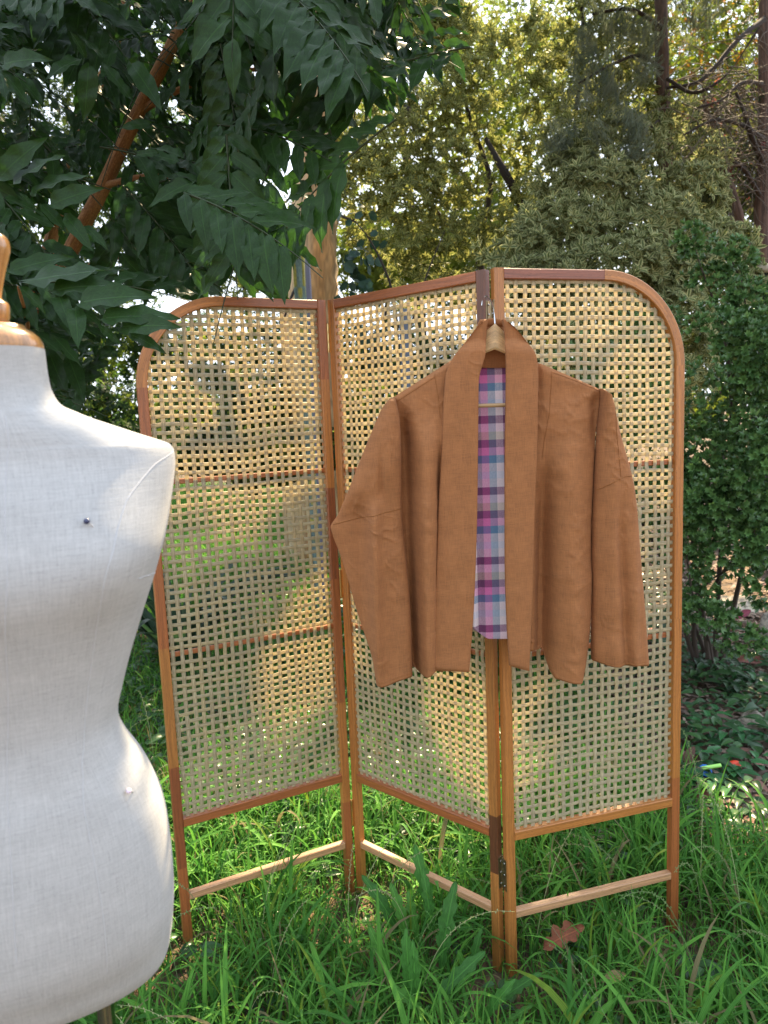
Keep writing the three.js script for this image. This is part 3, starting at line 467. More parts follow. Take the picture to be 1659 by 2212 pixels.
{
  const cover = thing('ground_cover', V(0, 0, 0), 'low creeping plants with oval leaves behind and right of the folding screen', 'ground cover', null, 'stuff');
  const c = new Copies(ovate, coverMat), col = () => { const t = R(); return rgb(lerp(0.03, 0.075, t), lerp(0.095, 0.20, t), lerp(0.03, 0.045, t)); };
  srand(33);
  const add = (m, k) => c.add(m, k);
  for (let k = 0; k < 520; k++) trailing(add, rr(-1.6, 0.9), 0.02, rr(-4.6, -2.25), 7, rr(0.05, 0.085), R() * 6.28, col);
  for (let k = 0; k < 300; k++) { const x = rr(0.85, 2.9), z = rr(-4.3, -2.2); if (x > 1.25 && z > -2.75) continue; trailing(add, x, 0.02, z, 7, rr(0.055, 0.10), R() * 6.28, col); }
  for (let k = 0; k < 260; k++) trailing(add, rr(-2.2, 2.2), 0.02, rr(-7, -4.4), 7, rr(0.06, 0.1), R() * 6.28, col);
  for (let k = 0; k < 60; k++) trailing(add, rr(-0.9, 1.3), 0.02, rr(-2.0, -1.15), 5, rr(0.04, 0.06), R() * 6.28, col);
  c.build('leaves', cover);
}
{ // creeping plants that stand out one by one on the right
  srand(37);
  const m = ['#3f7a45', '#4a8a4c'].map((c) => leafMat(veinLeaf, { color: hex(c), clearcoat: 0.6, clearcoatRoughness: 0.25, transmission: 0.3 }));
  [[1528, 1450, 'creeping oval-leaved plant at the foot of the dark shrub beside the right post', 5], [1512, 1590, 'creeping oval-leaved plant left of the grey-brown rounded rock', 5], [1570, 1710, 'creeping oval-leaved plant just in front of the foam dart', 4], [1640, 1480, 'creeping oval-leaved plant above the grey-brown rounded rock', 5], [1640, 1640, 'creeping oval-leaved plant at the right edge below the grey-brown rock', 5]].forEach(([x, y, l, n]) => {
    const o = onY(x, y, 0), t = thing('creeping_plant', o, l, 'plant');
    for (let k = 0; k < n; k++) trailing((q) => { mesh('leaf', ovate, m[R() * 2 | 0], t).applyMatrix4(q); }, rr(-0.05, 0.05), 0.02, rr(-0.05, 0.05), 6, rr(0.06, 0.095), R() * 6.28, () => null);
  });
}
{ // plants with long jagged leaves in front of the middle panel
  srand(35);
  const jag = (s) => { const g = new GB(); const n = 28; g.grid(4, n, (u, v, i, j) => { const e = u * 2 - 1, lobe = 0.45 + 0.55 * Math.abs(((v * 5.5 + s * 0.3) % 1) - 0.15), w = v >= 1 ? 0 : 0.115 * Math.pow(Math.sin(Math.PI * Math.pow(clamp(v * 0.93 + 0.07), 1.7)), 0.7) * (Math.abs(e) > 0.6 ? lobe : 1) + 0.008; return [v - Math.abs(e) * w * 0.3 * (lobe - 0.5), Math.abs(e) * w * 0.35 - 0.28 * v * v + 0.012 * Math.sin(v * 40 + e * 3 + s) * Math.abs(e), e * w, u, v]; }); return g.geo(); };
  const geos = [0, 1, 2].map(jag), mats = ['#5c9c40', '#528c3c', '#68a644'].map((c) => leafMat(veinLeaf, { color: hex(c), clearcoat: 0.3, transmission: 0.4 }));
  const D = (x, y) => [(1300 + x / 2.0738) / 1.8228, (3300 + y / 2.0738) / 1.8228];
  [['jagged-leaved weed with upright leaves crossing the foot rail of the middle panel', [[850, 760, 700, 140], [600, 860, 340, 390], [740, 900, 620, 520], [830, 820, 800, 350], [900, 1160, 945, 520], [640, 900, 560, 460]]],
    ['jagged-leaved weed at the bottom edge below the middle panel', [[700, 1440, 545, 900], [760, 1440, 1215, 1010], [560, 1240, 320, 870], [700, 1440, 700, 1000], [420, 1500, 130, 1250], [820, 1500, 560, 1300]]],
    ['jagged-leaved weed in front of the foot where middle and right panels meet', [[1230, 1530, 1440, 1240], [1150, 1150, 1190, 830], [1180, 1200, 1060, 1060], [1250, 1540, 1180, 1330], [1300, 1400, 1660, 1170], [1400, 1530, 1650, 1400]]]].forEach(([label, list]) => {
    const b0 = onY(...D(list[0][0], list[0][1]), 0.02), p = thing('jagged_weed', b0.clone().setY(0), label, 'weed');
    list.forEach(([x, y, tx, ty], k) => {
      const b = onY(...D(x, y), 0.03), dep = toPx(b)[2], t = at(...D(tx, ty), dep - rr(-0.02, 0.06)), d = t.clone().sub(b), L = d.length();
      const m = mesh('leaf', geos[k % 3], mats[k % 3], p), up = camera.position.clone().sub(b).normalize().add(V(rr(-0.5, 0.5), 0.4, 0)); d.y += L * 0.22;
      m.applyMatrix4(pose(b.sub(p.position), d, up, L * 1.05));
    });
  });
}
{ // strap-leaved clumps behind the screen
  const strap = blade(1.7, 10, 0.045), m = leafMat(bladeMap, { color: rgb(0.03, 0.075, 0.03), clearcoat: 0.5 });
  srand(41);
  [[0.22, -3.9, 'strappy dark green clump behind the middle panel'], [0.85, -4.0, 'strappy dark green clump behind the upper right panel'], [-1.25, -4.2, 'strappy dark green clump behind the left panel']].forEach(([x, z, l]) => {
    const t = thing('strap_plant', V(x, 0, z), l, 'plant');
    for (let k = 0; k < 46; k++) { const a = R() * 6.28, L = rr(0.6, 1.15), up = V(Math.cos(a) * 0.3, 1, Math.sin(a) * 0.3).normalize(), out = V(Math.cos(a), 0, Math.sin(a)); out.addScaledVector(up, -out.dot(up)).normalize(); const q = mesh('leaf', strap, m, t); q.applyMatrix4(new THREE.Matrix4().makeBasis(out.clone().multiplyScalar(L), up.clone().multiplyScalar(L), out.clone().cross(up).multiplyScalar(L * 0.8)).setPosition(Math.cos(a) * 0.06, 0, Math.sin(a) * 0.06)); }
  });
}
// ------------------------------------------------------------------ bark chips, rocks, fallen leaves, toys
{
  srand(51);
  const mulch = thing('bark_mulch', V(0, 0, 0), 'brown bark chips and leaf litter under the dark shrub on the right', 'mulch', null, 'stuff');
  const g = new GB(); g.grid(2, 4, (u, v) => [v - 0.5, 0.10 * Math.sin(v * 3) + 0.04 * (u - 0.5) ** 2, (u - 0.5) * 0.32 * (1 - 0.5 * v * v), u, v]);
  const c = new Copies(g.geo(), new THREE.MeshStandardMaterial({ roughness: 0.9, map: woodMap, side: THREE.DoubleSide }));
  for (let k = 0; k < 16000; k++) { const far = R() < 0.45, x = far ? rr(0.4, 7) : rr(0.8, 3.4), z = far ? rr(-10, -4.6) : rr(-5, -2.3); if (mulchy(x, z) < R()) continue; const a = R() * 6.28, t = R(), L = rr(0.02, 0.075) * (far ? 1.5 : 1); c.add(pose(V(x, rr(0.002, 0.03), z), V(Math.cos(a), rr(-0.3, 0.3), Math.sin(a)), V(rr(-0.5, 0.5), 1, rr(-0.5, 0.5)), L), R() < 0.12 ? rgb(0.36, 0.18, 0.13) : rgb(lerp(0.14, 0.46, t), lerp(0.09, 0.33, t), lerp(0.065, 0.24, t))); }
  c.build('chips', mulch);
  const rockMap = tex(256, 256, (u, v) => { const k = 0.42 + 0.25 * vn(u * 8, v * 8, 1, 8, 8) + 0.2 * vn(u * 40, v * 40, 2, 40, 40), m = smooth(0.55, 0.75, vn(u * 6, v * 6, 3, 6, 6)) * 0.5; return [k * (0.9 - 0.35 * m), k * (0.84 - 0.1 * m), k * (0.74 - 0.45 * m)]; });
  const rockMat = new THREE.MeshStandardMaterial({ map: rockMap, roughness: 0.95, bumpMap: rockMap, bumpScale: 0.01 });
  const rock = (x, y, w, h, label, s) => {
    const p = onY(x, y, 0.0), geo = new THREE.IcosahedronGeometry(1, 5), a = geo.attributes.position, sc = toPx(p)[2] / FPX;
    for (let k = 0; k < a.count; k++) { const q = V().fromBufferAttribute(a, k), r = 0.78 + 0.4 * vn(q.x * 1.6 + s * 9 + 20, q.y * 1.6 + q.z * 1.9 + 20, s) + 0.12 * vn(q.x * 6 + 30, q.z * 6 + q.y * 5 + 30, s + 1); a.setXYZ(k, q.x * r * w * sc / 2, q.y * r * h * sc, q.z * r * w * sc * 0.4); }
    geo.computeVertexNormals(); const m = mesh('rock', geo, rockMat); m.position.copy(p); tag(m, label, 'rock');
  };
  rock(1628, 1575, 64, 40, 'grey-brown rounded rock beside the right post of the folding screen', 1);
  rock(1585, 1320, 110, 34, 'pale mossy rock lying in sun under the dark shrub', 2);
  rock(1668, 1375, 60, 50, 'pitted grey rock at the right edge under the shrub', 3);
  // fallen leaves
  const dl = (lobes) => { const g = new GB(); g.grid(4, 20, (u, v, i, j) => { const e = u * 2 - 1, w = v >= 1 ? 0.004 : 0.22 * Math.pow(Math.sin(Math.PI * clamp(v * 0.96 + 0.03)), 0.8) * (lobes ? (Math.abs(e) > 0.55 ? 0.42 + 0.75 * Math.abs(Math.sin(v * 3.1416 * 3.5)) : 1) : 1); return [v, 0.06 * Math.sin(v * 4 + e) + Math.abs(e) * w * 0.5, e * w, u, v]; }); return g.geo(); };
  const lobed = dl(1), plain = dl(0);
  const dead = (c) => new THREE.MeshPhysicalMaterial({ color: hex(c), map: veinLeaf, roughness: 0.8, transmission: 0.2, thickness: 0, side: THREE.DoubleSide });
  [[1172, 2052, 1262, 2000, lobed, '#a8603c', 'brown lobed fallen leaf in the grass beside the meeting posts', 0.05], [1225, 2070, 1180, 2085, lobed, '#9a5a3a', 'second brown lobed leaf lying under the first by the posts', 0.03], [1300, 2122, 1352, 2104, plain, '#b59a66', 'tan dry leaf in the grass in front of the right panel', 0.06], [1497, 1722, 1540, 1716, plain, '#8a4a34', 'reddish brown leaf on the mulch beside the right post', 0.02], [1478, 1655, 1500, 1612, plain, '#7d5a48', 'dull brown curled leaf left of the blue toy', 0.03], [1588, 1430, 1652, 1425, plain, '#9c5a44', 'large red-brown leaf on the litter under the shrub', 0.03], [1270, 1815, 1330, 1800, lobed, '#b8ad98', 'pale papery dead leaf behind the right panel foot', 0.05], [1600, 1070, 1655, 1062, plain, '#b06a56', 'pinkish fallen leaf on the far sunlit mulch', 0.02], [1590, 1340, 1622, 1318, plain, '#a4485a', 'red fallen leaf caught on the pale rock', 0.13]].forEach(([x, y, x2, y2, g, c, l, h]) => {
    const a = onY(x, y, h), b = at(x2, y2, toPx(a)[2]), d = b.clone().sub(a), m = mesh('fallen_leaf', g, dead(c)); m.applyMatrix4(pose(a, d, camera.position.clone().sub(a).normalize().multiplyScalar(0.6).add(V(0.1, 0.7, 0)), d.length())); tag(m, l, 'leaf');
  });
  // toys left by the shrub
  const tp = onY(1530, 1662, 0.05), sc = toPx(tp)[2] / FPX, foam = (c) => new THREE.MeshPhysicalMaterial({ color: hex(c), roughness: 0.55, clearcoat: 0.2 });
  const dart = thing('toy_dart', tp, 'blue and light green foam toy dart lying in leaves by the right post', 'toy');
  const r0 = cam.r.clone(), u0 = cam.u.clone();
  mesh('dart_shaft', tube([u0.clone().multiplyScalar(2 * sc).addScaledVector(r0, -14 * sc), r0.clone().multiplyScalar(27 * sc).addScaledVector(u0, 9 * sc)], () => 4.2 * sc, 14), foam('#a9e86e'), dart);
  mesh('dart_fin', new THREE.CylinderGeometry(12 * sc, 14 * sc, 10 * sc, 20).rotateX(1.1).translate(-3 * sc, -6 * sc, -0.01), foam('#1d74cf'), dart);
  const bp = onY(1587, 1655, 0.045), ball = new THREE.IcosahedronGeometry(1, 4); { const a = ball.attributes.position; for (let k = 0; k < a.count; k++) { const q = V().fromBufferAttribute(a, k), r = 1 - 0.22 * smooth(0.3, 0.9, Math.abs(q.x)) + 0.10 * vn(q.x * 3 + 9, q.y * 3 + 9, 2); a.setXYZ(k, q.x * r * 19 * sc, q.y * r * 12 * sc, q.z * r * 12 * sc); } ball.computeVertexNormals(); }
  const bm = mesh('toy_ball', ball, foam('#d8411c')); bm.position.copy(bp); tag(bm, 'orange-red toy half hidden by leaves next to the foam dart', 'toy');
}
// ------------------------------------------------------------------ posts behind the screen
{
  const lich = tex(128, 256, (u, v) => { const k = 0.34 + 0.2 * vn(u * 20, v * 4, 1, 20, 4) + 0.12 * vn(u * 50, v * 50, 2, 50, 50), m = smooth(0.5, 0.7, vn(u * 7, v * 10, 3, 7, 10)); return [k * lerp(0.85, 1.2, m), k * lerp(1, 1.15, m), k * lerp(0.95, 0.55, m)]; });
  const pm = new THREE.MeshStandardMaterial({ map: scaled(lich, 4, 1.5), roughness: 0.95, bumpMap: scaled(lich, 4, 1.5), bumpScale: 0.004 });
  const post = (x, yTop, dep, w, label, mat, name) => { const t = at(x, yTop, dep), p = thing(name, V(t.x, 0, t.z), label, 'post'); mesh('post', bar(V(0, -0.05, 0), V(0, t.y - 0.03, 0), V(1, 0, 0), V(0, 0, 1), w, w, 0.006), mat, p); mesh('post_top', bar(V(0, t.y - 0.03, 0), V(0, t.y, 0), V(1, 0, 0), V(0, 0, 1), w * 0.93, w * 0.93, 0.012), mat, p); return p; };
  post(643, 525, 5.0, 0.078, 'lichen-green timber post in front of the pale eucalyptus trunk', pm, 'timber_post');
  post(662, 556, 5.12, 0.045, 'lilac-grey metal post standing against the lichen-green timber post', new THREE.MeshStandardMaterial({ color: rgb(0.20, 0.20, 0.27), roughness: 0.5 }), 'metal_post');
  post(872, 668, 4.4, 0.06, 'blue-grey post seen through the cane of the middle panel', new THREE.MeshStandardMaterial({ color: rgb(0.13, 0.17, 0.24), roughness: 0.6 }), 'metal_post');
}
// ------------------------------------------------------------------ bark
const barkTex = (a, b, c, sx, sy) => tex(256, 512, (u, v) => { const s = vn(u * sx, v * 3, 1, sx, 3), t = vn(u * sx * 2.5, v * sy, 2, Math.round(sx * 2.5), sy), f = vn(u * 100, v * 60, 3, 100, 60), k = clamp(s * 1.2 - 0.1), q = clamp(t * 1.3 - 0.2); return [0, 1, 2].map((i) => (lerp(lerp(a[i], b[i], k), c[i], q * 0.55) * (0.82 + 0.3 * f)) / 255); });
const gumBark = new THREE.MeshStandardMaterial({ map: scaled(barkTex([214, 186, 140], [176, 122, 66], [150, 140, 118], 14, 4), 1, 0.22), roughness: 0.9 });
gumBark.bumpMap = gumBark.map; gumBark.bumpScale = 0.012;
const brownBark = new THREE.MeshStandardMaterial({ map: scaled(barkTex([92, 70, 56], [58, 43, 35], [118, 92, 74], 20, 18), 1, 0.5), roughness: 0.95 }); brownBark.bumpMap = brownBark.map; brownBark.bumpScale = 0.02;
const darkBark = new THREE.MeshStandardMaterial({ map: scaled(barkTex([52, 42, 34], [34, 28, 24], [70, 60, 48], 20, 18), 1, 0.5), roughness: 0.95 });
const tanBark = new THREE.MeshStandardMaterial({ map: scaled(barkTex([176, 122, 74], [150, 98, 58], [196, 150, 100], 20, 12), 1, 3), roughness: 0.85 }); tanBark.bumpMap = tanBark.map; tanBark.bumpScale = 0.003;

// ------------------------------------------------------------------ foliage helpers
function rosette(n, len, w, { cone = 0.9, curl = 0.2, nl = 3, fold = 0.2 } = {}) { // leaves fanned about +y, unit scale
  const parts = [];
  for (let k = 0; k < n; k++) { const g = leafGeo(w, nl, { fold, curl, wid: 0.5, tip: 0.3 }), a = k * 2.4, e = cone * (0.45 + 0.55 * ((k * 7) % n) / n), s = len * (0.75 + 0.25 * ((k * 5) % n) / n); g.scale(s, s, s).rotateZ(Math.PI / 2 - e).rotateY(a); parts.push(g); }
  return mergeGeometries(parts);
}
// clusters of leaves over the surface of lumps; lumps: [xPx, yPx, depth, rPx, ryPx, count]
function clothe(copies, lumps, { size = [0.8, 1.2], colour, droop = 0.2, inner = 0.55, back = 0.25, flat = 0.7, share = 1 }) {
  for (const [x, y, d, rx, ry, n0] of lumps) {
    const n = n0 * share;
    const c = at(x, y, d), s = d / FPX, ax = rx * s, ay = (ry || rx) * s, az = Math.max(ax, ay) * flat;
    for (let k = 0; k < n; k++) {
      const q = V(gauss(), gauss(), gauss()).normalize(); if (q.z < 0 && R() > back) q.z = -q.z;
      const lump = 0.74 + 0.5 * vn(q.x * 2.4 + x * 0.01 + 60, q.y * 2.4 + q.z * 2.4 + y * 0.01 + 60, 3), r = (inner + (1 - inner) * Math.sqrt(R())) * lump;
      const p = c.clone().add(V(q.x * ax * r, q.y * ay * r, q.z * az * r)), up = q.clone().add(V(rr(-0.5, 0.5), 0.45 - droop + rr(-0.4, 0.4), rr(-0.3, 0.6))).normalize();
      const side = V(rr(-1, 1), rr(-1, 1), rr(-1, 1)); if (inOpening(p)) continue;
      copies.add(pose(p, side.addScaledVector(up, -side.dot(up)), up, rr(...size)), colour(p, r));
    }
  }
}
const tubeW = (list, mat, name, parent, sides = 10, n = 24, bumpy = 0.2) => { const p = curve(list.map((l) => at(l[0], l[1], l[2]).sub(parent.position)), n), rc = new THREE.CatmullRomCurve3(list.map((l) => V(l[3] * l[2] / FPX, 0, 0))); return mesh(name, tube(p, (v) => Math.max(0.001, rc.getPoint(v).x), sides, bumpy, 1), mat, parent); };

// ------------------------------------------------------------------ far trees lit from behind
srand(61);
const farLeaf = rosette(5, 1, 0.62, { cone: 1.9, curl: 0.3, nl: 2 });
const farMat = leafMat(plainLeaf, { transmission: 0.75, clearcoat: 0.1 });
function farTree(name, label, x, y, d, trunkPx, lumps, colour, size = [0.07, 0.12]) {
  const b = at(x, y, d), t = thing(name, V(b.x, 0, b.z), label, 'tree');
  const top = at(lumps[0][0], lumps[0][1], lumps[0][2]).sub(t.position);
  mesh('trunk', tube(curve([V(0, -0.1, 0), V(rr(-.2, .2), top.y * 0.4, 0), top], 14), (v) => trunkPx * d / FPX * (1 - 0.6 * v), 9, 0.2), darkBark, t);
  const c = new Copies(farLeaf, farMat); clothe(c, lumps, { size, colour, back: 0.6, inner: 0.25, flat: 0.5, droop: 0.5 });
  const o = c.build('crown', t); const inv = t.position.clone().negate(); o.position.copy(inv); return t;
}
const yg = (a = 0) => () => { const t = R(); return rgb(lerp(0.17, 0.25, t) + a, lerp(0.23, 0.31, t), lerp(0.025, 0.04, t)); };
const og = () => { const t = R(); return t > 0.88 ? rgb(0.40, 0.18, 0.03) : t > 0.7 ? rgb(0.34, 0.29, 0.04) : rgb(0.17 + 0.08 * R(), 0.28, 0.03); };
farTree('sunlit_tree', 'yellow-green sunlit tree glowing through the gap above the screen centre', 1080, 600, 15, 10, [[1080, 320, 15, 170, 260, 2600], [1010, 520, 14.5, 220, 120, 1600], [1090, 120, 16, 200, 160, 1100], [1150, 520, 14, 150, 150, 900]], yg());
farTree('autumn_tree', 'yellow and orange autumn tree in the top right corner', 1600, 500, 17, 12, [[1570, 60, 17, 170, 130, 1900], [1500, 200, 16.5, 120, 120, 800], [1640, 250, 16.5, 120, 180, 700]], og);
farTree('sunlit_tree', 'pale yellow-green sunlit tree left of the eucalyptus trunk', 540, 620, 16, 9, [[520, 560, 16, 170, 120, 1500], [420, 450, 17, 160, 150, 700], [560, 380, 19, 140, 120, 250]], () => { const t = R(); return rgb(lerp(0.18, 0.26, t), lerp(0.23, 0.31, t), lerp(0.04, 0.07, t)); });
farTree('sunlit_tree', 'bright green sunlit bush right of the eucalyptus trunk', 840, 640, 12, 7, [[840, 560, 12, 150, 110, 1700], [960, 590, 12.5, 130, 80, 1000], [760, 420, 15, 120, 180, 800]], yg());
farTree('background_tree', 'tall dark tree far behind the golden-lit variegated tree', 900, 640, 22, 14, [[860, 200, 22, 260, 260, 2300], [1050, 60, 24, 260, 200, 1300], [700, 60, 23, 260, 220, 1100]], () => { const t = R(); return rgb(lerp(0.14, 0.22, t), lerp(0.20, 0.28, t), 0.035); }, [0.1, 0.17]);
farTree('background_tree', 'dark green tree far behind the trunks at the right edge', 1560, 640, 20, 14, [[1480, 330, 20, 260, 260, 4600], [1640, 380, 19, 200, 300, 3200], [1320, 120, 22, 240, 240, 3000]], () => { const t = R(); return rgb(lerp(0.03, 0.09, t), lerp(0.06, 0.13, t), 0.02); }, [0.1, 0.16]);
farTree('background_tree', 'dark tree far behind the big-leaved tree on the left', 200, 640, 18, 14, [[120, 420, 18, 330, 330, 5200], [330, 150, 20, 280, 280, 2600], [-200, 300, 17, 300, 400, 2500]], () => { const t = R(); return rgb(lerp(0.04, 0.12, t), lerp(0.08, 0.17, t), 0.025); }, [0.1, 0.16]);
{ // low wood that closes the view at eye level
  const wood_ = thing('far_undergrowth', V(0, 0, 0), 'low undergrowth closing the view far behind the folding screen', 'undergrowth', null, 'stuff');
  const c = new Copies(farLeaf, farMat), L = [];
  for (let x = -300; x < 2000; x += 95) L.push([x, 770 + rr(-40, 40), rr(10.5, 13), rr(85, 130), rr(90, 150), 620]);
  for (let x = -200; x < 1100; x += 110) L.push([x, 985 + rr(-20, 20), rr(5.4, 6.2), rr(90, 130), rr(50, 80), 330]);
  for (let x = -100; x < 1500; x += 130) L.push([x, 900 + rr(-30, 30), rr(7.2, 8.6), rr(90, 130), rr(60, 95), 420]);
  clothe(c, L, { size: [0.06, 0.11], colour: () => { const t = R(); return R() < 0.3 ? rgb(0.14 + 0.1 * t, 0.22 + 0.08 * t, 0.03) : rgb(lerp(0.03, 0.07, t), lerp(0.07, 0.14, t), 0.025); }, back: 0.6, inner: 0.3 });
  c.build('leaves', wood_);
}
// ------------------------------------------------------------------ eucalyptus
{
  const t = thing('eucalyptus_tree', onY(672, 1190, 0).setZ(-7.4).setX(at(672, 640, 7.4).x), 'broad tan eucalyptus trunk with streaky bark behind the left and middle panels', 'tree');
  tubeW([[686, 1260, 7.45, 72], [682, 1000, 7.45, 66], [674, 760, 7.4, 60], [673, 640, 7.4, 57], [679, 450, 7.5, 49], [688, 260, 7.6, 42], [694, 60, 7.8, 38], [700, -260, 8.2, 34], [690, -700, 9, 26]], gumBark, 'trunk', t, 26, 60, 0.25);
  tubeW([[672, 560, 7.05, 4], [650, 600, 6.9, 4], [628, 645, 6.8, 3], [610, 700, 6.8, 2]], darkBark, 'limb', t, 7, 14);
  tubeW([[700, 480, 7.2, 4], [728, 465, 7.0, 4], [745, 470, 6.9, 3], [770, 480, 6.9, 2]], darkBark, 'limb', t, 7, 14);
  tubeW([[665, 470, 7.9, 4], [600, 500, 8.2, 5], [520, 560, 8.5, 4], [470, 610, 8.6, 4]], brownBark, 'limb', t, 7, 14);
  const c = new Copies(rosette(5, 1, 0.22, { cone: 2.4, curl: 0.3, nl: 2 }), farMat); clothe(c, [[720, -300, 8.4, 360, 160, 1500], [560, -420, 8.8, 260, 140, 800], [900, -420, 9, 260, 140, 800]], { size: [0.1, 0.16], colour: () => rgb(0.05 + 0.05 * R(), 0.10 + 0.05 * R(), 0.03), back: 0.6, inner: 0.3, droop: 0.7 });
  const o = c.build('crown', t); o.position.copy(t.position).negate();
}
// ------------------------------------------------------------------ variegated trees
const edged = leafMat(edgedLeaf, { transmission: 0.45, clearcoat: 0.25, clearcoatRoughness: 0.4 });
const rosV = rosette(6, 1, 0.36, { cone: 1.35, curl: 0.2, nl: 4 });
srand(71);
function variegated(label, x, y, d, lumps, limbs, colour, size, opt = {}) {
  const b = at(x, y, d), t = thing('variegated_tree', V(b.x, 0, b.z), label, 'tree');
  for (const l of limbs) tubeW(l, darkBark, l === limbs[0] ? 'trunk' : 'limb', t, 9, 20, 0.3);
  const c = new Copies(rosV, edged);
  if (opt.shade) for (let k = 0; k < 3600; k++) { const q = R() < 0.75 ? panelPoint(R() < 0.6 ? 0 : 1, rr(0, PW), rr(0.4, 1.75), -0.1) : V(rr(-1, 1.2), 0.1, rr(-1.9, -1)), p = q.addScaledVector(SUN, rr(4, 7.5)), s = toPx(p); if (s[1] > -30 || s[1] < -420 || inOpening(p)) continue; const up = V(rr(-1, 1), rr(0.2, 1), rr(-1, 1)).normalize(), side = V(rr(-1, 1), rr(-1, 1), rr(-1, 1)); c.add(pose(p, side.addScaledVector(up, -side.dot(up)), up, rr(0.07, 0.11)), colour()); }  // added unseen leaf clusters on the sun path, shading panels and front grass
  clothe(c, lumps, { size, colour, back: 0.35, inner: 0.6, droop: 0.1, share: 0.72, ...opt });
  const o = c.build('crown', t); o.position.copy(t.position).negate(); return t;
}
const silver = () => { const t = R(); return rgb(lerp(0.42, 0.80, t), lerp(0.42, 0.78, t), lerp(0.30, 0.62, t)); };
const backlitSilver = () => { const t = R(); return rgb(lerp(0.42, 0.78, t), lerp(0.41, 0.74, t), lerp(0.2, 0.42, t)); };  // same leaves as silver, golden backlight put into the colour
variegated('dense silvery variegated tree behind the right panel', 1280, 760, 6.4, [
  [1210, 500, 6.1, 120, 70, 420], [1130, 545, 6.0, 90, 60, 240], [1290, 420, 6.4, 120, 75, 460], [1400, 500, 6.3, 120, 75, 480], [1330, 580, 5.9, 140, 70, 560], [1180, 610, 5.8, 120, 60, 380], [1470, 590, 6.0, 110, 60, 380], [1550, 540, 6.3, 80, 70, 300], [1260, 680, 5.8, 150, 70, 480], [1430, 690, 5.9, 130, 70, 420], [1490, 420, 6.6, 90, 70, 300], [1340, 330, 6.7, 110, 75, 380], [1220, 390, 6.6, 80, 60, 220], [1520, 330, 6.9, 60, 50, 130], [1400, 800, 6.0, 170, 110, 500], [1180, 780, 6.0, 140, 110, 400], [1450, 260, 6.9, 60, 45, 110], [1600, 640, 6.2, 70, 80, 240]],
  [[[1262, 1310, 6.5, 11], [1270, 1100, 6.5, 10], [1290, 760, 6.5, 9], [1330, 520, 6.5, 7], [1380, 350, 6.7, 4]], [[1290, 800, 6.5, 6], [1200, 640, 6.3, 5], [1150, 520, 6.3, 3]], [[1300, 720, 6.5, 6], [1440, 600, 6.4, 4], [1540, 520, 6.5, 2]]], silver, [0.066, 0.105]);
variegated('open golden-lit variegated tree with dark limbs behind the middle panel', 980, 760, 7.8, [
  [760, 330, 7.6, 60, 60, 150], [800, 400, 7.5, 75, 70, 230], [870, 330, 7.6, 90, 75, 330], [900, 440, 7.4, 90, 70, 330], [980, 380, 7.6, 80, 80, 300], [960, 250, 7.8, 90, 60, 260], [870, 230, 8.0, 80, 50, 150], [1020, 180, 8.0, 80, 60, 230], [1060, 300, 8, 40, 40, 60], [1060, 500, 7.6, 70, 50, 180], [970, 520, 7.5, 90, 50, 220], [860, 530, 7.4, 70, 45, 130], [780, 490, 7.6, 50, 40, 70], [1140, 330, 7.9, 60, 60, 130], [1130, 430, 7.7, 60, 60, 150], [1000, 90, 8.2, 90, 60, 420], [1090, 40, 8.4, 90, 60, 460], [1180, 100, 8.3, 80, 60, 320], [930, 20, 8.4, 90, 60, 460], [860, 60, 8.2, 90, 80, 320], [1020, 20, 8, 120, 50, 420], [1180, 230, 8, 60, 50, 130], [1060, -120, 8.6, 160, 90, 420], [880, -140, 8.6, 160, 90, 420], [780, 250, 7.9, 40, 40, 70], [1050, 620, 7.6, 110, 60, 240], [900, 620, 7.6, 90, 60, 160]],
  [[[1064, 1260, 7.9, 13], [1060, 1100, 7.9, 12], [1050, 700, 7.9, 11], [1035, 520, 7.9, 8], [1060, 400, 7.9, 6], [1010, 240, 8, 4], [980, 60, 8.2, 3]], [[1160, 560, 7.6, 9], [1150, 490, 7.6, 10], [1120, 425, 7.6, 10], [1088, 370, 7.6, 9], [1050, 300, 7.8, 5]], [[1040, 560, 7.9, 6], [930, 440, 7.8, 5], [870, 320, 7.9, 3]], [[905, 290, 7.7, 8], [885, 245, 7.7, 9], [872, 232, 7.7, 7]]], backlitSilver, [0.065, 0.10], { inner: 0.35 });
variegated('upper grey-green variegated tree in front of the tall brown trunk', 1240, 700, 7.2, [
  [1240, 60, 7.2, 90, 60, 240], [1320, 120, 7.2, 80, 70, 240], [1180, 20, 7.4, 90, 50, 220], [1390, 60, 7.3, 60, 60, 160], [1270, 210, 7.2, 80, 60, 220], [1350, 230, 7.1, 80, 60, 220], [1150, 160, 7.5, 50, 40, 80], [1230, 300, 7.0, 70, 50, 170], [1240, -120, 7.6, 200, 110, 520], [1420, -100, 7.6, 140, 100, 300], [1000, -190, 6.1, 190, 150, 900], [1230, -200, 6.2, 200, 160, 1000], [1440, -200, 6.0, 190, 160, 900], [1650, -190, 6.0, 190, 150, 700],  [880, -100, 5.8, 150, 90, 800], [1060, -110, 5.6, 160, 90, 900], [1000, -60, 6.6, 170, 50, 500]],  // later lumps above the view are added to block sun from the screen
  [[[1250, 1280, 7.3, 9], [1250, 1100, 7.3, 8], [1250, 600, 7.3, 7], [1240, 300, 7.3, 5], [1260, 80, 7.3, 4], [1240, -120, 6.8, 4], [1220, -240, 5.6, 3]], [[1260, 80, 7.3, 4], [1400, -120, 6.6, 3], [1560, -200, 6, 2]], [[1250, 0, 7.1, 4], [1080, -140, 6.5, 3], [960, -220, 5.8, 2]]], () => { const t = R(); return rgb(lerp(0.40, 0.72, t), lerp(0.41, 0.70, t), lerp(0.2, 0.42, t)); }, [0.066, 0.1], { shade: true });
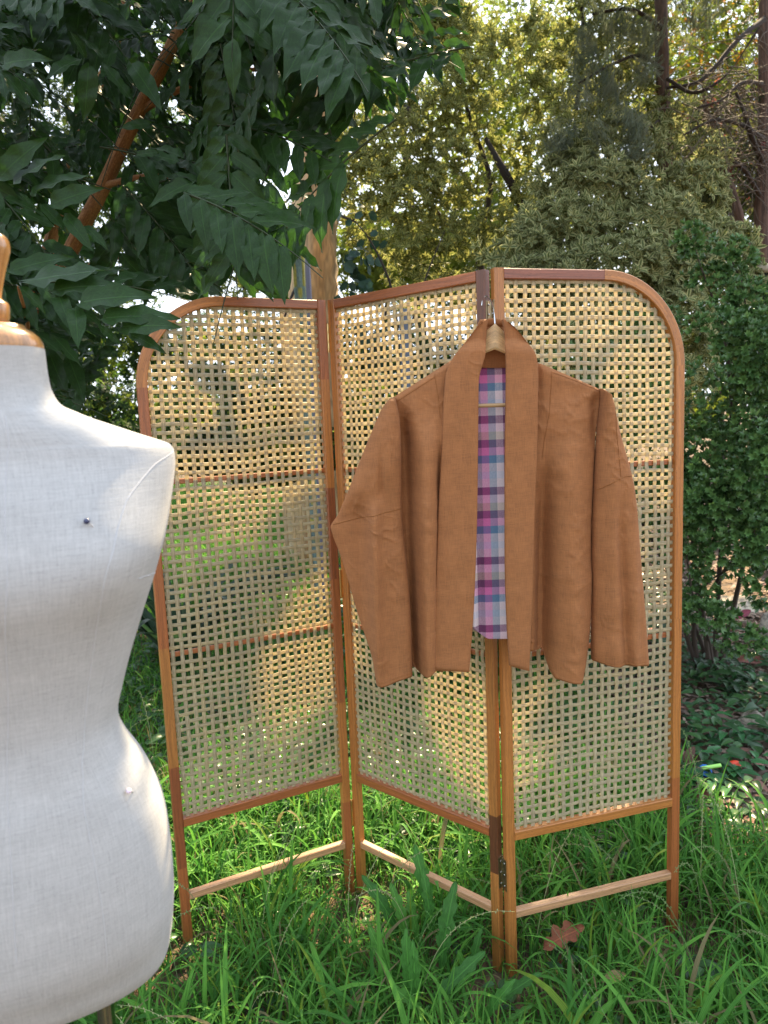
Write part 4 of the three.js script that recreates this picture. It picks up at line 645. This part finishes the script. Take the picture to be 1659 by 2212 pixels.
// ------------------------------------------------------------------ tall brown-trunked tree with hanging needles; trunks and bare twigs on the right
{
  srand(81);
  const b = at(1436, 600, 6.9), t = thing('needle_tree', V(b.x, 0, b.z), 'tall straight brown trunk with hanging blue-green needles rising behind the right panel', 'tree');
  tubeW([[1472, 1300, 6.9, 19], [1462, 1020, 6.9, 17], [1452, 640, 6.9, 16], [1440, 400, 6.9, 15], [1432, 200, 6.95, 14], [1428, 0, 7, 13], [1426, -300, 7.2, 11], [1420, -800, 7.8, 7]], brownBark, 'trunk', t, 18, 60, 0.3);
  for (const l of [[[1432, 150, 6.9, 4], [1380, 120, 6.6, 4], [1320, 140, 6.5, 3], [1250, 180, 6.4, 2]], [[1430, 60, 6.9, 5], [1360, 20, 6.6, 4], [1280, 30, 6.5, 3]], [[1434, 250, 6.8, 3], [1390, 290, 6.6, 3], [1340, 330, 6.5, 2]], [[1440, 170, 6.8, 4], [1500, 200, 6.7, 4], [1560, 170, 6.6, 3], [1640, 60, 6.6, 3]]]) tubeW(l, darkBark, 'limb', t, 7, 16);
  const parts = []; for (let k = 0; k < 16; k++) { const a = k * 2.4, s = 0.16 + 0.02 * (k % 5), g = blade(0.25 + 0.03 * (k % 4), 3, 0.022); g.scale(0.5, 0.55 + 0.05 * (k % 7), 0.5).rotateX(Math.PI + 0.4 * Math.sin(a)).rotateZ(0.4 * Math.cos(a)).rotateY(a).translate(Math.cos(a) * s * 0.5, 0, Math.sin(a) * s * 0.5); parts.push(g); }
  const c = new Copies(mergeGeometries(parts), leafMat(plainLeaf, { clearcoat: 0.1, transmission: 0.35 }));
  clothe(c, [[1290, 190, 6.5, 100, 110, 44], [1350, 290, 6.4, 80, 90, 36], [1390, 120, 6.6, 50, 80, 24], [1250, 120, 6.6, 70, 80, 22], [1320, 60, 6.6, 100, 60, 34], [1330, 400, 6.4, 50, 50, 30], [1500, 40, 6.7, 70, 60, 20], [1210, 300, 6.5, 50, 60, 24], [1420, -260, 6.6, 260, 120, 160]], { size: [0.18, 0.34], colour: () => { const q = R(); return rgb(lerp(0.14, 0.30, q), lerp(0.19, 0.34, q), lerp(0.14, 0.24, q)); }, back: 0.5, inner: 0.2, droop: -0.35 });
  const o = c.build('crown', t); o.position.copy(t.position).negate();
}
{
  srand(83);
  const b = at(1645, 700, 7.4), t = thing('twiggy_tree', V(b.x, 0, b.z), 'reddish-brown trunk with a tangle of bare drooping twigs at the right edge', 'tree');
  tubeW([[1672, 1280, 7.4, 21], [1660, 1020, 7.4, 19], [1650, 640, 7.4, 17], [1643, 500, 7.4, 15], [1648, 380, 7.4, 14], [1652, 200, 7.5, 13], [1650, 0, 7.6, 11], [1645, -300, 7.8, 9]], brownBark, 'trunk', t, 16, 50, 0.3);
  const limbs = [[[1650, 300, 7.3, 5], [1600, 270, 6.9, 4], [1540, 260, 6.7, 3], [1480, 290, 6.6, 2]], [[1652, 40, 7.4, 6], [1590, 90, 7, 5], [1540, 150, 6.9, 5], [1500, 180, 6.8, 4], [1440, 190, 6.8, 3]], [[1640, 420, 7.3, 5], [1600, 360, 7, 4], [1560, 340, 6.9, 3]], [[1645, 180, 7.3, 5], [1600, 180, 7, 4], [1560, 215, 6.9, 3], [1500, 235, 6.8, 2]], [[1650, 360, 7.2, 6], [1625, 300, 6.9, 6], [1610, 250, 6.8, 4], [1590, 200, 6.8, 3]]];
  limbs.forEach((l) => tubeW(l, darkBark, 'limb', t, 7, 16));
  const g = []; // bare twigs
  for (let k = 0; k < 300; k++) { const l = limbs[R() * 5 | 0], f = R() * (l.length - 1), i = Math.floor(f), q = f - i; let p = at(lerp(l[i][0], l[i + 1][0], q) + rr(-15, 15), lerp(l[i][1], l[i + 1][1], q) + rr(-20, 40), lerp(l[i][2], l[i + 1][2], q) + rr(-0.3, 0.5)).sub(t.position); const a = R() * 6.28; let d = V(Math.cos(a), rr(-0.6, 0.5), Math.sin(a) * 0.6).normalize(); const pts = [p]; const n = 6, L = rr(0.3, 0.9); for (let s = 0; s < n; s++) { d = d.clone().add(V(rr(-0.4, 0.4), rr(-0.55, 0.15), rr(-0.4, 0.4))).normalize(); p = p.clone().addScaledVector(d, L / n); pts.push(p); } g.push(tube(pts, (v) => 0.0052 * (1 - 0.75 * v), 4, 0, 1, false)); }
  const tw = mesh('twigs', mergeGeometries(g), new THREE.MeshStandardMaterial({ color: rgb(0.115, 0.09, 0.07), roughness: 0.9 }), t); tw.userData.kind = 'stuff';
  const c = new Copies(farLeaf, farMat); clothe(c, [[1560, 380, 7.6, 110, 110, 420], [1600, 250, 7.8, 90, 100, 200], [1500, 300, 7.8, 70, 110, 220], [1620, -120, 7.8, 200, 120, 700]], { size: [0.05, 0.085], colour: () => { const q = R(); return q > 0.96 ? rgb(0.4, 0.1, 0.08) : rgb(lerp(0.05, 0.11, q), lerp(0.07, 0.12, q), 0.03); }, back: 0.6, inner: 0.2 });
  const o = c.build('crown', t); o.position.copy(t.position).negate();
  const b2 = at(1600, 700, 7.0), t2 = thing('leaning_trunk', V(b2.x, 0, b2.z), 'thin leaning brown trunk left of the twiggy tree', 'tree');
  tubeW([[1705, 1290, 7.0, 13], [1668, 1020, 7.0, 12], [1632, 640, 7.0, 10], [1612, 540, 7.0, 10], [1592, 450, 7.0, 9], [1560, 350, 7.1, 7], [1520, 220, 7.3, 5]], brownBark, 'trunk', t2, 12, 30, 0.3);
}
// ------------------------------------------------------------------ dark glossy shrub on the right
{
  srand(91);
  const b = onY(1560, 1400, 0), t = thing('azalea_shrub', b, 'large dark glossy shrub with small leaves right of the folding screen', 'shrub');
  const stemMat = new THREE.MeshStandardMaterial({ color: rgb(0.06, 0.042, 0.03), roughness: 0.9 });
  const S = [[[1543, 1505, 3.95, 6], [1545, 1420, 3.95, 6], [1560, 1150, 3.9, 5], [1580, 900, 3.9, 4], [1560, 700, 3.9, 3], [1530, 620, 3.85, 2], [1490, 510, 3.85, 1.5]], [[1534, 1505, 3.9, 5], [1530, 1420, 3.9, 5], [1500, 1200, 3.8, 4], [1460, 950, 3.9, 3], [1400, 760, 4, 2], [1350, 660, 4, 1]], [[1556, 1500, 4, 6], [1560, 1420, 4, 6], [1610, 1200, 3.9, 5], [1640, 950, 3.8, 4], [1620, 720, 3.8, 2], [1600, 600, 3.8, 1.5]], [[1535, 1495, 4.1, 5], [1520, 1400, 4.1, 5], [1400, 1150, 4.2, 4], [1280, 950, 4.4, 3], [1200, 780, 4.4, 2]], [[1520, 1490, 4.0, 4], [1500, 1350, 4.0, 4], [1560, 1240, 3.8, 4], [1640, 1130, 3.7, 3], [1700, 1050, 3.6, 2]], [[1522, 1490, 4, 3], [1480, 1330, 4, 3], [1540, 1250, 3.8, 2.5], [1610, 1215, 3.6, 2]], [[1538, 1500, 3.9, 3], [1535, 1400, 3.9, 3], [1500, 1300, 3.7, 2.5], [1480, 1180, 3.7, 2]], [[1570, 700, 3.9, 2], [1600, 620, 3.9, 2], [1570, 540, 3.9, 1]]];
  S.forEach((l) => tubeW(l, stemMat, 'stem', t, 7, 24, 0.3));
  const c = new Copies(rosette(7, 1, 0.36, { cone: 1.0, curl: 0.15, nl: 3 }), leafMat(plainLeaf, { transmission: 0.25, clearcoat: 1, clearcoatRoughness: 0.22 }));
  clothe(c, [[1490, 520, 3.85, 32, 38, 60], [1570, 560, 3.9, 60, 45, 120], [1530, 610, 3.9, 50, 40, 80], [1600, 660, 3.85, 90, 60, 260], [1480, 720, 3.9, 90, 70, 300], [1380, 740, 4.0, 80, 70, 220], [1570, 800, 3.8, 110, 90, 420], [1470, 880, 3.85, 100, 100, 380], [1620, 930, 3.75, 110, 110, 460], [1540, 1010, 3.75, 110, 90, 420], [1330, 880, 4.2, 110, 110, 330], [1240, 820, 4.4, 110, 110, 300], [1460, 1060, 3.85, 90, 80, 420], [1560, 1080, 3.6, 110, 70, 380], [1500, 900, 3.6, 90, 110, 300], [1620, 780, 3.6, 90, 110, 320], [1530, 740, 3.7, 70, 80, 200], [1620, 1090, 3.7, 90, 60, 200], [1350, 1060, 4.2, 110, 100, 280], [1540, 1120, 3.7, 90, 50, 130], [1700, 800, 3.8, 120, 200, 420], [1500, 1290, 3.75, 50, 35, 70], [1600, 1380, 3.6, 60, 28, 80], [1620, 1180, 3.7, 60, 40, 60], [1200, 960, 4.4, 120, 110, 260], [1480, 1210, 3.8, 50, 60, 110], [1340, 1200, 4.2, 120, 80, 200], [1660, 1260, 3.6, 60, 60, 110], [1560, 1190, 3.6, 90, 60, 150], [1640, 1160, 3.5, 70, 60, 140], [1530, 1330, 3.6, 60, 40, 80], [1640, 1000, 3.5, 80, 100, 260], [1470, 1130, 3.7, 50, 60, 110]],
    { size: [0.036, 0.056], colour: () => { const q = R(); return rgb(lerp(0.06, 0.17, q), lerp(0.15, 0.33, q), lerp(0.04, 0.09, q)); }, back: 0.5, inner: 0.3 });
  const o = c.build('crown', t); o.position.copy(t.position).negate();
}
{ // dark rounded leaves in front of the eucalyptus
  srand(93);
  const b = at(860, 640, 5.4), t = thing('lobed_shrub', V(b.x, 0, b.z), 'blue-green shrub with broad lobed leaves right of the eucalyptus trunk', 'shrub');
  const g = new GB(); g.grid(6, 6, (u, v) => { const e = u * 2 - 1, a = v * Math.PI, r = 0.5 * (0.75 + 0.3 * Math.abs(Math.sin(a * 2.5))); const w = Math.sin(a) * r; return [0.5 - Math.cos(a) * r, 0.12 * Math.abs(e) * w - 0.1 * v, e * w, u, v]; });
  const c = new Copies(g.geo(), leafMat(plainLeaf, { color: rgb(0.035, 0.085, 0.055), transmission: 0.3, clearcoat: 0.4 }));
  for (const l of [[[862, 1345, 5.4, 5], [860, 900, 5.4, 4], [850, 640, 5.4, 3], [800, 520, 5.4, 2], [760, 470, 5.4, 1]], [[860, 800, 5.4, 3], [920, 600, 5.4, 2], [960, 500, 5.4, 1]]]) tubeW(l, darkBark, 'stem', t, 6, 16);
  clothe(c, [[780, 480, 5.4, 60, 40, 12], [850, 440, 5.5, 60, 40, 12], [765, 560, 5.3, 45, 50, 22], [850, 540, 5.4, 90, 50, 26], [930, 520, 5.4, 70, 60, 18], [960, 590, 5.3, 70, 40, 20], [800, 620, 5.3, 90, 40, 34], [900, 640, 5.3, 90, 40, 26], [850, 760, 5.3, 120, 90, 80]], { size: [0.055, 0.095], colour: () => { const q = R(); return rgb(lerp(0.02, 0.05, q), lerp(0.06, 0.10, q), lerp(0.045, 0.06, q)); }, back: 0.6, inner: 0.2 });
  c.m.forEach((q, k) => mesh('leaf', c.geo, c.mat, t).applyMatrix4(new THREE.Matrix4().makeTranslation(-t.position.x, -t.position.y, -t.position.z).multiply(q)));
}
{ // dark tub with a pale rim at the right edge
  const p = at(1672, 640, 6.2), t = thing('garden_tub', V(p.x, 0, p.z), 'dark tub with a pale beige rim at the right edge behind the shrub', 'tub');
  const L = (l) => new THREE.LatheGeometry(l.map((q) => new THREE.Vector2(...q)), 40), y = at(1640, 578, 6.2).y;
  mesh('tub', L([[0.01, 0], [0.13, 0], [0.15, 0.1], [0.17, y - 0.06], [0.165, y - 0.06], [0.01, y - 0.2]]), new THREE.MeshStandardMaterial({ color: rgb(0.02, 0.02, 0.02), roughness: 0.6 }), t);
  mesh('rim', L([[0.165, y - 0.07], [0.20, y - 0.06], [0.205, y - 0.02], [0.185, y], [0.165, y - 0.02]]), new THREE.MeshStandardMaterial({ color: rgb(0.55, 0.47, 0.36), roughness: 0.7 }), t);
  const s = mesh('stand', L([[0.01, -0.1], [0.12, -0.1], [0.13, 0], [0.01, 0.02]]), new THREE.MeshStandardMaterial({ color: rgb(0.03, 0.03, 0.03), roughness: 0.8 }), t);
}
// ------------------------------------------------------------------ big-leaved tree on the left
{
  srand(101);
  const base = at(20, 900, 3.1), tree = thing('broad_leaved_tree', V(base.x, 0, base.z), 'dark broad-leaved tree overhanging the dress form and the left panel', 'tree');
  const P0 = tree.position;
  tubeW([[-140, 1660, 3.3, 18], [-60, 1300, 3.3, 17], [20, 850, 3.2, 17], [150, 548, 3.05, 16], [225, 400, 3.0, 15], [300, 240, 2.95, 14], [385, 70, 2.9, 13], [450, -80, 2.9, 11], [540, -300, 2.9, 8]], tanBark, 'trunk', tree, 14, 60, 0.2);
  for (const l of [[[-190, 1610, 3.7, 17], [-150, 1300, 3.7, 16], [60, 700, 3.7, 14], [160, 330, 3.6, 13], [240, 120, 3.5, 12], [300, -100, 3.4, 9]], [[120, 620, 3.3, 9], [230, 560, 3.1, 6], [330, 560, 2.9, 4], [430, 600, 2.7, 2]], [[300, 240, 2.95, 8], [420, 180, 2.9, 6], [560, 150, 2.9, 4], [720, 200, 2.9, 2]], [[385, 70, 2.9, 8], [520, 0, 2.8, 6], [680, -20, 2.8, 4], [860, 60, 2.8, 2]], [[225, 400, 3, 7], [340, 380, 2.8, 5], [480, 420, 2.7, 3], [600, 500, 2.7, 2]], [[60, 700, 3.4, 8], [-40, 450, 2.8, 6], [-60, 250, 2.4, 4], [40, 180, 2.1, 2]], [[20, 850, 3.2, 7], [60, 720, 2.4, 5], [40, 620, 1.9, 3]], [[430, -60, 2.9, 6], [410, 30, 2.85, 3], [440, 110, 2.8, 2]], [[450, -80, 2.9, 9], [700, -260, 3.6, 8], [1000, -420, 4.5, 6], [1300, -480, 5.4, 4]], [[700, -260, 3.6, 6], [900, -250, 4.4, 4], [1200, -280, 5.2, 3], [1500, -300, 5.8, 2]]]) tubeW(l, tanBark, 'limb', tree, 9, 24, 0.2);
  const geos = [0, 1, 2, 3].map((s) => leafGeo([0.30, 0.33, 0.27, 0.36][s], 9, { fold: [0.12, 0.2, 0.08, 0.16][s], curl: [0.16, 0.3, 0.05, 0.22][s], wave: 0.05, tip: 0.9, wid: 0.40, seed: s * 2, stalk: 0.03 }));
  const mats = [rgb(0.036, 0.105, 0.017), rgb(0.040, 0.115, 0.018), rgb(0.044, 0.124, 0.019), rgb(0.034, 0.098, 0.017)].map((c) => leafMat(veinLeaf, { color: c, clearcoat: 0.5, clearcoatRoughness: 0.3, transmission: 0.55, bumpMap: veinLeaf, bumpScale: 0.0012 }));
  const all = []; // every leaf: matrix, shape, material, how near
  const TR = [[385, 60], [300, 240], [225, 400], [165, 520]];
  const onTrunk = (p) => { const q = toPx(p); if (q[2] > 3.0) return false; for (let k = 0; k < 3; k++) { const [x0, y0] = TR[k], [x1, y1] = TR[k + 1], t = (q[1] - y0) / (y1 - y0); if (t >= 0 && t <= 1 && Math.abs(q[0] - lerp(x0, x1, t)) < 26) return true; } return false; };
  const put = (p, dir, up, L, mi, keep) => { const d = dir.clone().normalize(); if (!keep && (inOpening(p.clone().addScaledVector(d, L / 2)) || [0, 0.33, 0.66, 1].some((f) => onTrunk(p.clone().addScaledVector(d, L * f))))) return; all.push({ m: pose(p, dir, up, L), g: R() * 4 | 0, mi, p, L, keep }); };
  const edge = [[-2000, 1005], [0, 1005], [100, 1005], [170, 955], [230, 890], [280, 800], [330, 745], [420, 738], [500, 705], [590, 655], [640, 640], [652, 500], [700, 420], [760, 350], [900, 330], [940, 290], [965, 120], [1000, -50], [3000, -400]];
  const limit = (y) => { for (let k = 1; k < edge.length; k++) if (y < edge[k][0]) return lerp(edge[k - 1][1], edge[k][1], (y - edge[k - 1][0]) / (edge[k][0] - edge[k - 1][0])); return -400; };
  // single leaves seen close by: base and tip in the picture, distance
  [[35, 612, 222, 575, 1.52, 1], [102, 632, 240, 595, 1.5, 1], [160, 658, 304, 618, 1.47, 1], [207, 690, 368, 668, 1.45, 1], [250, 708, 366, 692, 1.46, 1], [210, 700, 262, 744, 1.46, 1], [163, 662, 168, 718, 1.48, 1], [38, 617, 102, 668, 1.52, 1], [10, 590, 142, 544, 1.56, 0], [272, 718, 352, 752, 1.48, 1], [125, 632, 145, 690, 1.5, 0],
    [-8, 392, 74, 296, 1.8, 1], [20, 404, 114, 322, 1.8, 1], [65, 426, 157, 354, 1.8, 1], [102, 446, 202, 398, 1.78, 1], [85, 438, 142, 490, 1.8, 0], [138, 462, 188, 520, 1.8, 1], [180, 485, 232, 532, 1.82, 1], [40, 415, 80, 450, 1.8, 0], [-20, 395, 10, 450, 1.8, 0],
    [192, 131, 186, 250, 1.95, 0], [218, 132, 290, 218, 1.95, 0], [278, 130, 342, 214, 1.97, 0], [228, 128, 172, 74, 1.97, 3], [186, 127, 160, 70, 1.98, 0], [180, 128, 98, 146, 1.96, 0], [0, 142, 84, 110, 1.9, 1], [0, 152, 60, 205, 1.9, 0], [-10, 60, 42, 50, 1.9, 0], [10, 170, 72, 230, 1.95, 0],
    [420, 358, 552, 392, 2.0, 1], [408, 352, 555, 400, 2.05, 0], [440, 405, 590, 445, 2.0, 1], [425, 392, 320, 424, 1.98, 2], [440, 400, 380, 365, 2.0, 0], [470, 425, 598, 442, 2.02, 1], [392, 350, 296, 325, 2.0, 0], [400, 345, 330, 300, 2.05, 1], [330, 265, 262, 272, 2.05, 0], [345, 330, 295, 330, 2.0, 1],
    [385, 110, 400, 60, 2.1, 1], [470, 62, 610, 90, 2.15, 1], [480, 78, 620, 105, 2.15, 1], [500, 90, 612, 118, 2.15, 1], [500, 95, 500, 150, 2.15, 1], [490, 88, 420, 80, 2.15, 0],
    [880, 30, 1000, 8, 2.5, 2], [905, 40, 985, 20, 2.5, 2], [935, 72, 1010, 62, 2.5, 2], [955, 95, 1020, 92, 2.5, 2], [900, 55, 890, 10, 2.5, 2], [975, 110, 1005, 165, 2.5, 2], [760, 185, 766, 242, 2.5, 2], [790, 188, 796, 246, 2.5, 2], [820, 192, 822, 246, 2.5, 2], [846, 195, 850, 232, 2.5, 2], [868, 198, 900, 212, 2.5, 2], [770, 180, 850, 178, 2.5, 2], [790, 176, 888, 192, 2.5, 2], [880, 130, 884, 158, 2.5, 2], [905, 132, 910, 168, 2.5, 2], [925, 136, 930, 164, 2.5, 2], [860, 122, 935, 118, 2.5, 2], [880, 118, 950, 130, 2.5, 2], [640, 260, 720, 330, 2.3, 1], [620, 290, 705, 350, 2.3, 1], [650, 300, 740, 352, 2.3, 1], [655, 335, 740, 400, 2.3, 1], [640, 340, 700, 405, 2.3, 1], [580, 380, 630, 335, 2.25, 0], [605, 410, 660, 360, 2.25, 0], [625, 415, 690, 430, 2.3, 1], [640, 440, 712, 468, 2.3, 1], [560, 450, 620, 550, 2.3, 2], [600, 500, 662, 540, 2.3, 2], [630, 520, 692, 580, 2.3, 2], [590, 560, 622, 640, 2.3, 2], [540, 600, 622, 642, 2.3, 2], [500, 560, 560, 640, 2.3, 1]].forEach(([x, y, tx, ty, d, mi]) => {
    const a = at(x, y, d), b = at(tx, ty, d + rr(-0.08, 0.05)), dir = b.clone().sub(a), up = camera.position.clone().sub(a).normalize().multiplyScalar(0.75).add(V(rr(-0.3, 0.3), rr(0.35, 0.9), 0));
    put(a, dir, up, dir.length() * 1.03, mi, true);
  });
  // shoots with leaves in two rows
  const twigs = [];
  function shoot(x, y, d, ang, len, n, away = 0, mis = [0, 0, 1, 1, 3], free = false, tilt = [0.3, 1.3]) {
    const p = at(x, y, d), dir = V(Math.cos(ang), -Math.sin(ang), away).normalize(), pl = V(rr(-0.3, 0.3), 1, rr(...tilt)).normalize(), side = dir.clone().cross(pl).normalize(), up = side.clone().cross(dir).normalize(), pts = [], L = rr(0.12, 0.17);
    let q = p, dd = dir;
    const mi = mis[R() * mis.length | 0]; let bad = 0; const mine = [];
    for (let k = 0; k < n; k++) {
      pts.push(q); dd = dd.clone().add(V(0, -0.05, 0)).normalize();
      for (const sd of k === n - 1 ? [0] : k % 2 ? [1, -1] : [-1, 1]) {
      const e = sd * rr(0.8, 1.0), f = (0.65 + 0.5 * Math.sin(Math.PI * (k + 0.8) / (n + 0.6))), ld = dd.clone().multiplyScalar(Math.cos(e)).addScaledVector(side, Math.sin(e)).add(V(0, rr(-0.22, 0.0), 0)).normalize();
      const tip = toPx(q.clone().addScaledVector(ld, L * f)); if ((!free && tip[0] > limit(tip[1]) - (tip[1] > 240 ? 80 + 70 * smooth(240, 330, tip[1]) : tip[1] > -40 ? 130 : 0)) || (free && tip[1] > -25 && tip[0] > limit(tip[1])) || tip[2] < 1.25) bad++; else if (!(tip[2] > 1.72 && tip[2] < 2.25 && tip[0] > 290 && tip[1] > 640)) mine.push([q, ld, up.clone().add(V(rr(-0.15, 0.15), 0, rr(-0.1, 0.25))), L * f, R() < 0.75 ? mi : mis[R() * mis.length | 0]]);
      }
      q = q.clone().addScaledVector(dd, len / n);
    }
    if (bad > n || inOpening(p)) return; mine.forEach((a) => put(...a)); if (mine.length > n * 1.2) { pts.push(q); twigs.push(pts); }
  }
  for (let k = 0; k < 125; k++) { const y = rr(-220, 430); shoot(rr(330, 840) - Math.max(0, y) * 0.25, y, rr(2.35, 3.4), rr(0.3, 0.8), rr(0.38, 0.58), 9 + R() * 3 | 0, rr(-0.35, 0.35), [0, 1, 1, 2, 2], false, [-0.1, 0.7]); }
  for (let k = 0; k < 135; k++) shoot(rr(-350, 420), rr(-250, 860), rr(2.0, 3.2), R() < 0.7 ? rr(-0.2, 0.9) : rr(0.9, 3), rr(0.34, 0.52), 7 + R() * 3 | 0, rr(-0.6, 0.6), [0, 0, 1, 3, 3]);
  for (let k = 0; k < 170; k++) shoot(rr(-500, 520), rr(-300, 860), rr(3.2, 4.3), rr(0.1, 3.0), rr(0.35, 0.6), 8, rr(-0.6, 0.6), [0, 3, 3, 1]);
  for (let k = 0; k < 46; k++) shoot(rr(280, 600), rr(380, 640), rr(2.35, 3.3), rr(0.2, 1.1), rr(0.3, 0.5), 7, rr(-0.5, 0.5), [0, 1, 3, 3]);
  for (let k = 0; k < 36; k++) shoot(rr(60, 330), rr(640, 900), rr(2.2, 3.2), rr(0.3, 1.6), rr(0.3, 0.5), 7, rr(-0.5, 0.3), [0, 3, 1]);
  for (let k = 0; k < 120; k++) shoot(rr(-700, 900), rr(-900, -250), rr(2.0, 4), rr(0.1, 3.0), rr(0.35, 0.6), 8, rr(-0.8, 0.8), [0, 1, 2, 3]);
  for (let k = 0; k < 150; k++) shoot(rr(300, 1750), rr(-900, -90), rr(3.4, 5.6), rr(0.1, 3.0), rr(0.4, 0.7), 9, rr(-0.8, 0.8), [0, 1, 2, 3], true);  // added overhead shoots, out of view, to keep sun off the screen
  for (let k = 0; k < 150; k++) { const q = toPx(V(rr(-0.75, 0.0), rr(0.7, 1.6), rr(-0.9, -0.7)).addScaledVector(SUN, rr(1.6, 4.5))); shoot(q[0] - 60, q[1], q[2], rr(0.1, 3.0), rr(0.35, 0.6), 9, rr(-0.6, 0.6), [0, 1, 2, 3], true); }  // added shoots along the sun path to shade the dress form
  const seen = all.filter((l) => { const q = toPx(l.p); return q[0] > -40 && q[0] < 1650 && q[1] > -40 && q[1] < 1000; }).sort((a, b) => (b.keep ? 9 : b.L / toPx(b.p)[2]) - (a.keep ? 9 : a.L / toPx(a.p)[2]));
  const single = new Set(seen.slice(0, 300));
  const inv = new THREE.Matrix4().makeTranslation(-P0.x, -P0.y, -P0.z);
  for (const l of single) { const m = mesh('leaf', geos[l.g], mats[l.mi], tree); m.applyMatrix4(inv.clone().multiply(l.m)); }
  const cp = geos.flatMap((g) => mats.map((m) => new Copies(g, m)));
  for (const l of all) if (!single.has(l)) { const v = rr(0.85, 1.15); cp[l.g * 4 + l.mi].add(inv.clone().multiply(l.m), rgb(v, v, v)); }
  const fol = new THREE.Group(); fol.name = 'foliage'; fol.userData.kind = 'stuff'; tree.add(fol);
  cp.forEach((c) => c.m.length && c.build('leaves', fol));
  const tg = twigs.map((p) => tube(p, (v) => 0.0028 * (1.1 - v * 0.7), 4, 0, 1, false).translate(-P0.x, -P0.y, -P0.z));
  mesh('twigs', mergeGeometries(tg), new THREE.MeshStandardMaterial({ color: rgb(0.03, 0.045, 0.015), roughness: 0.8 }), tree).userData.kind = 'stuff';
  console.log('leaves', all.length, 'twigs', twigs.length);
}
scene.traverse((o) => { if (o.isMesh) { o.castShadow = true; o.receiveShadow = true; } });
renderer.render(scene, camera);
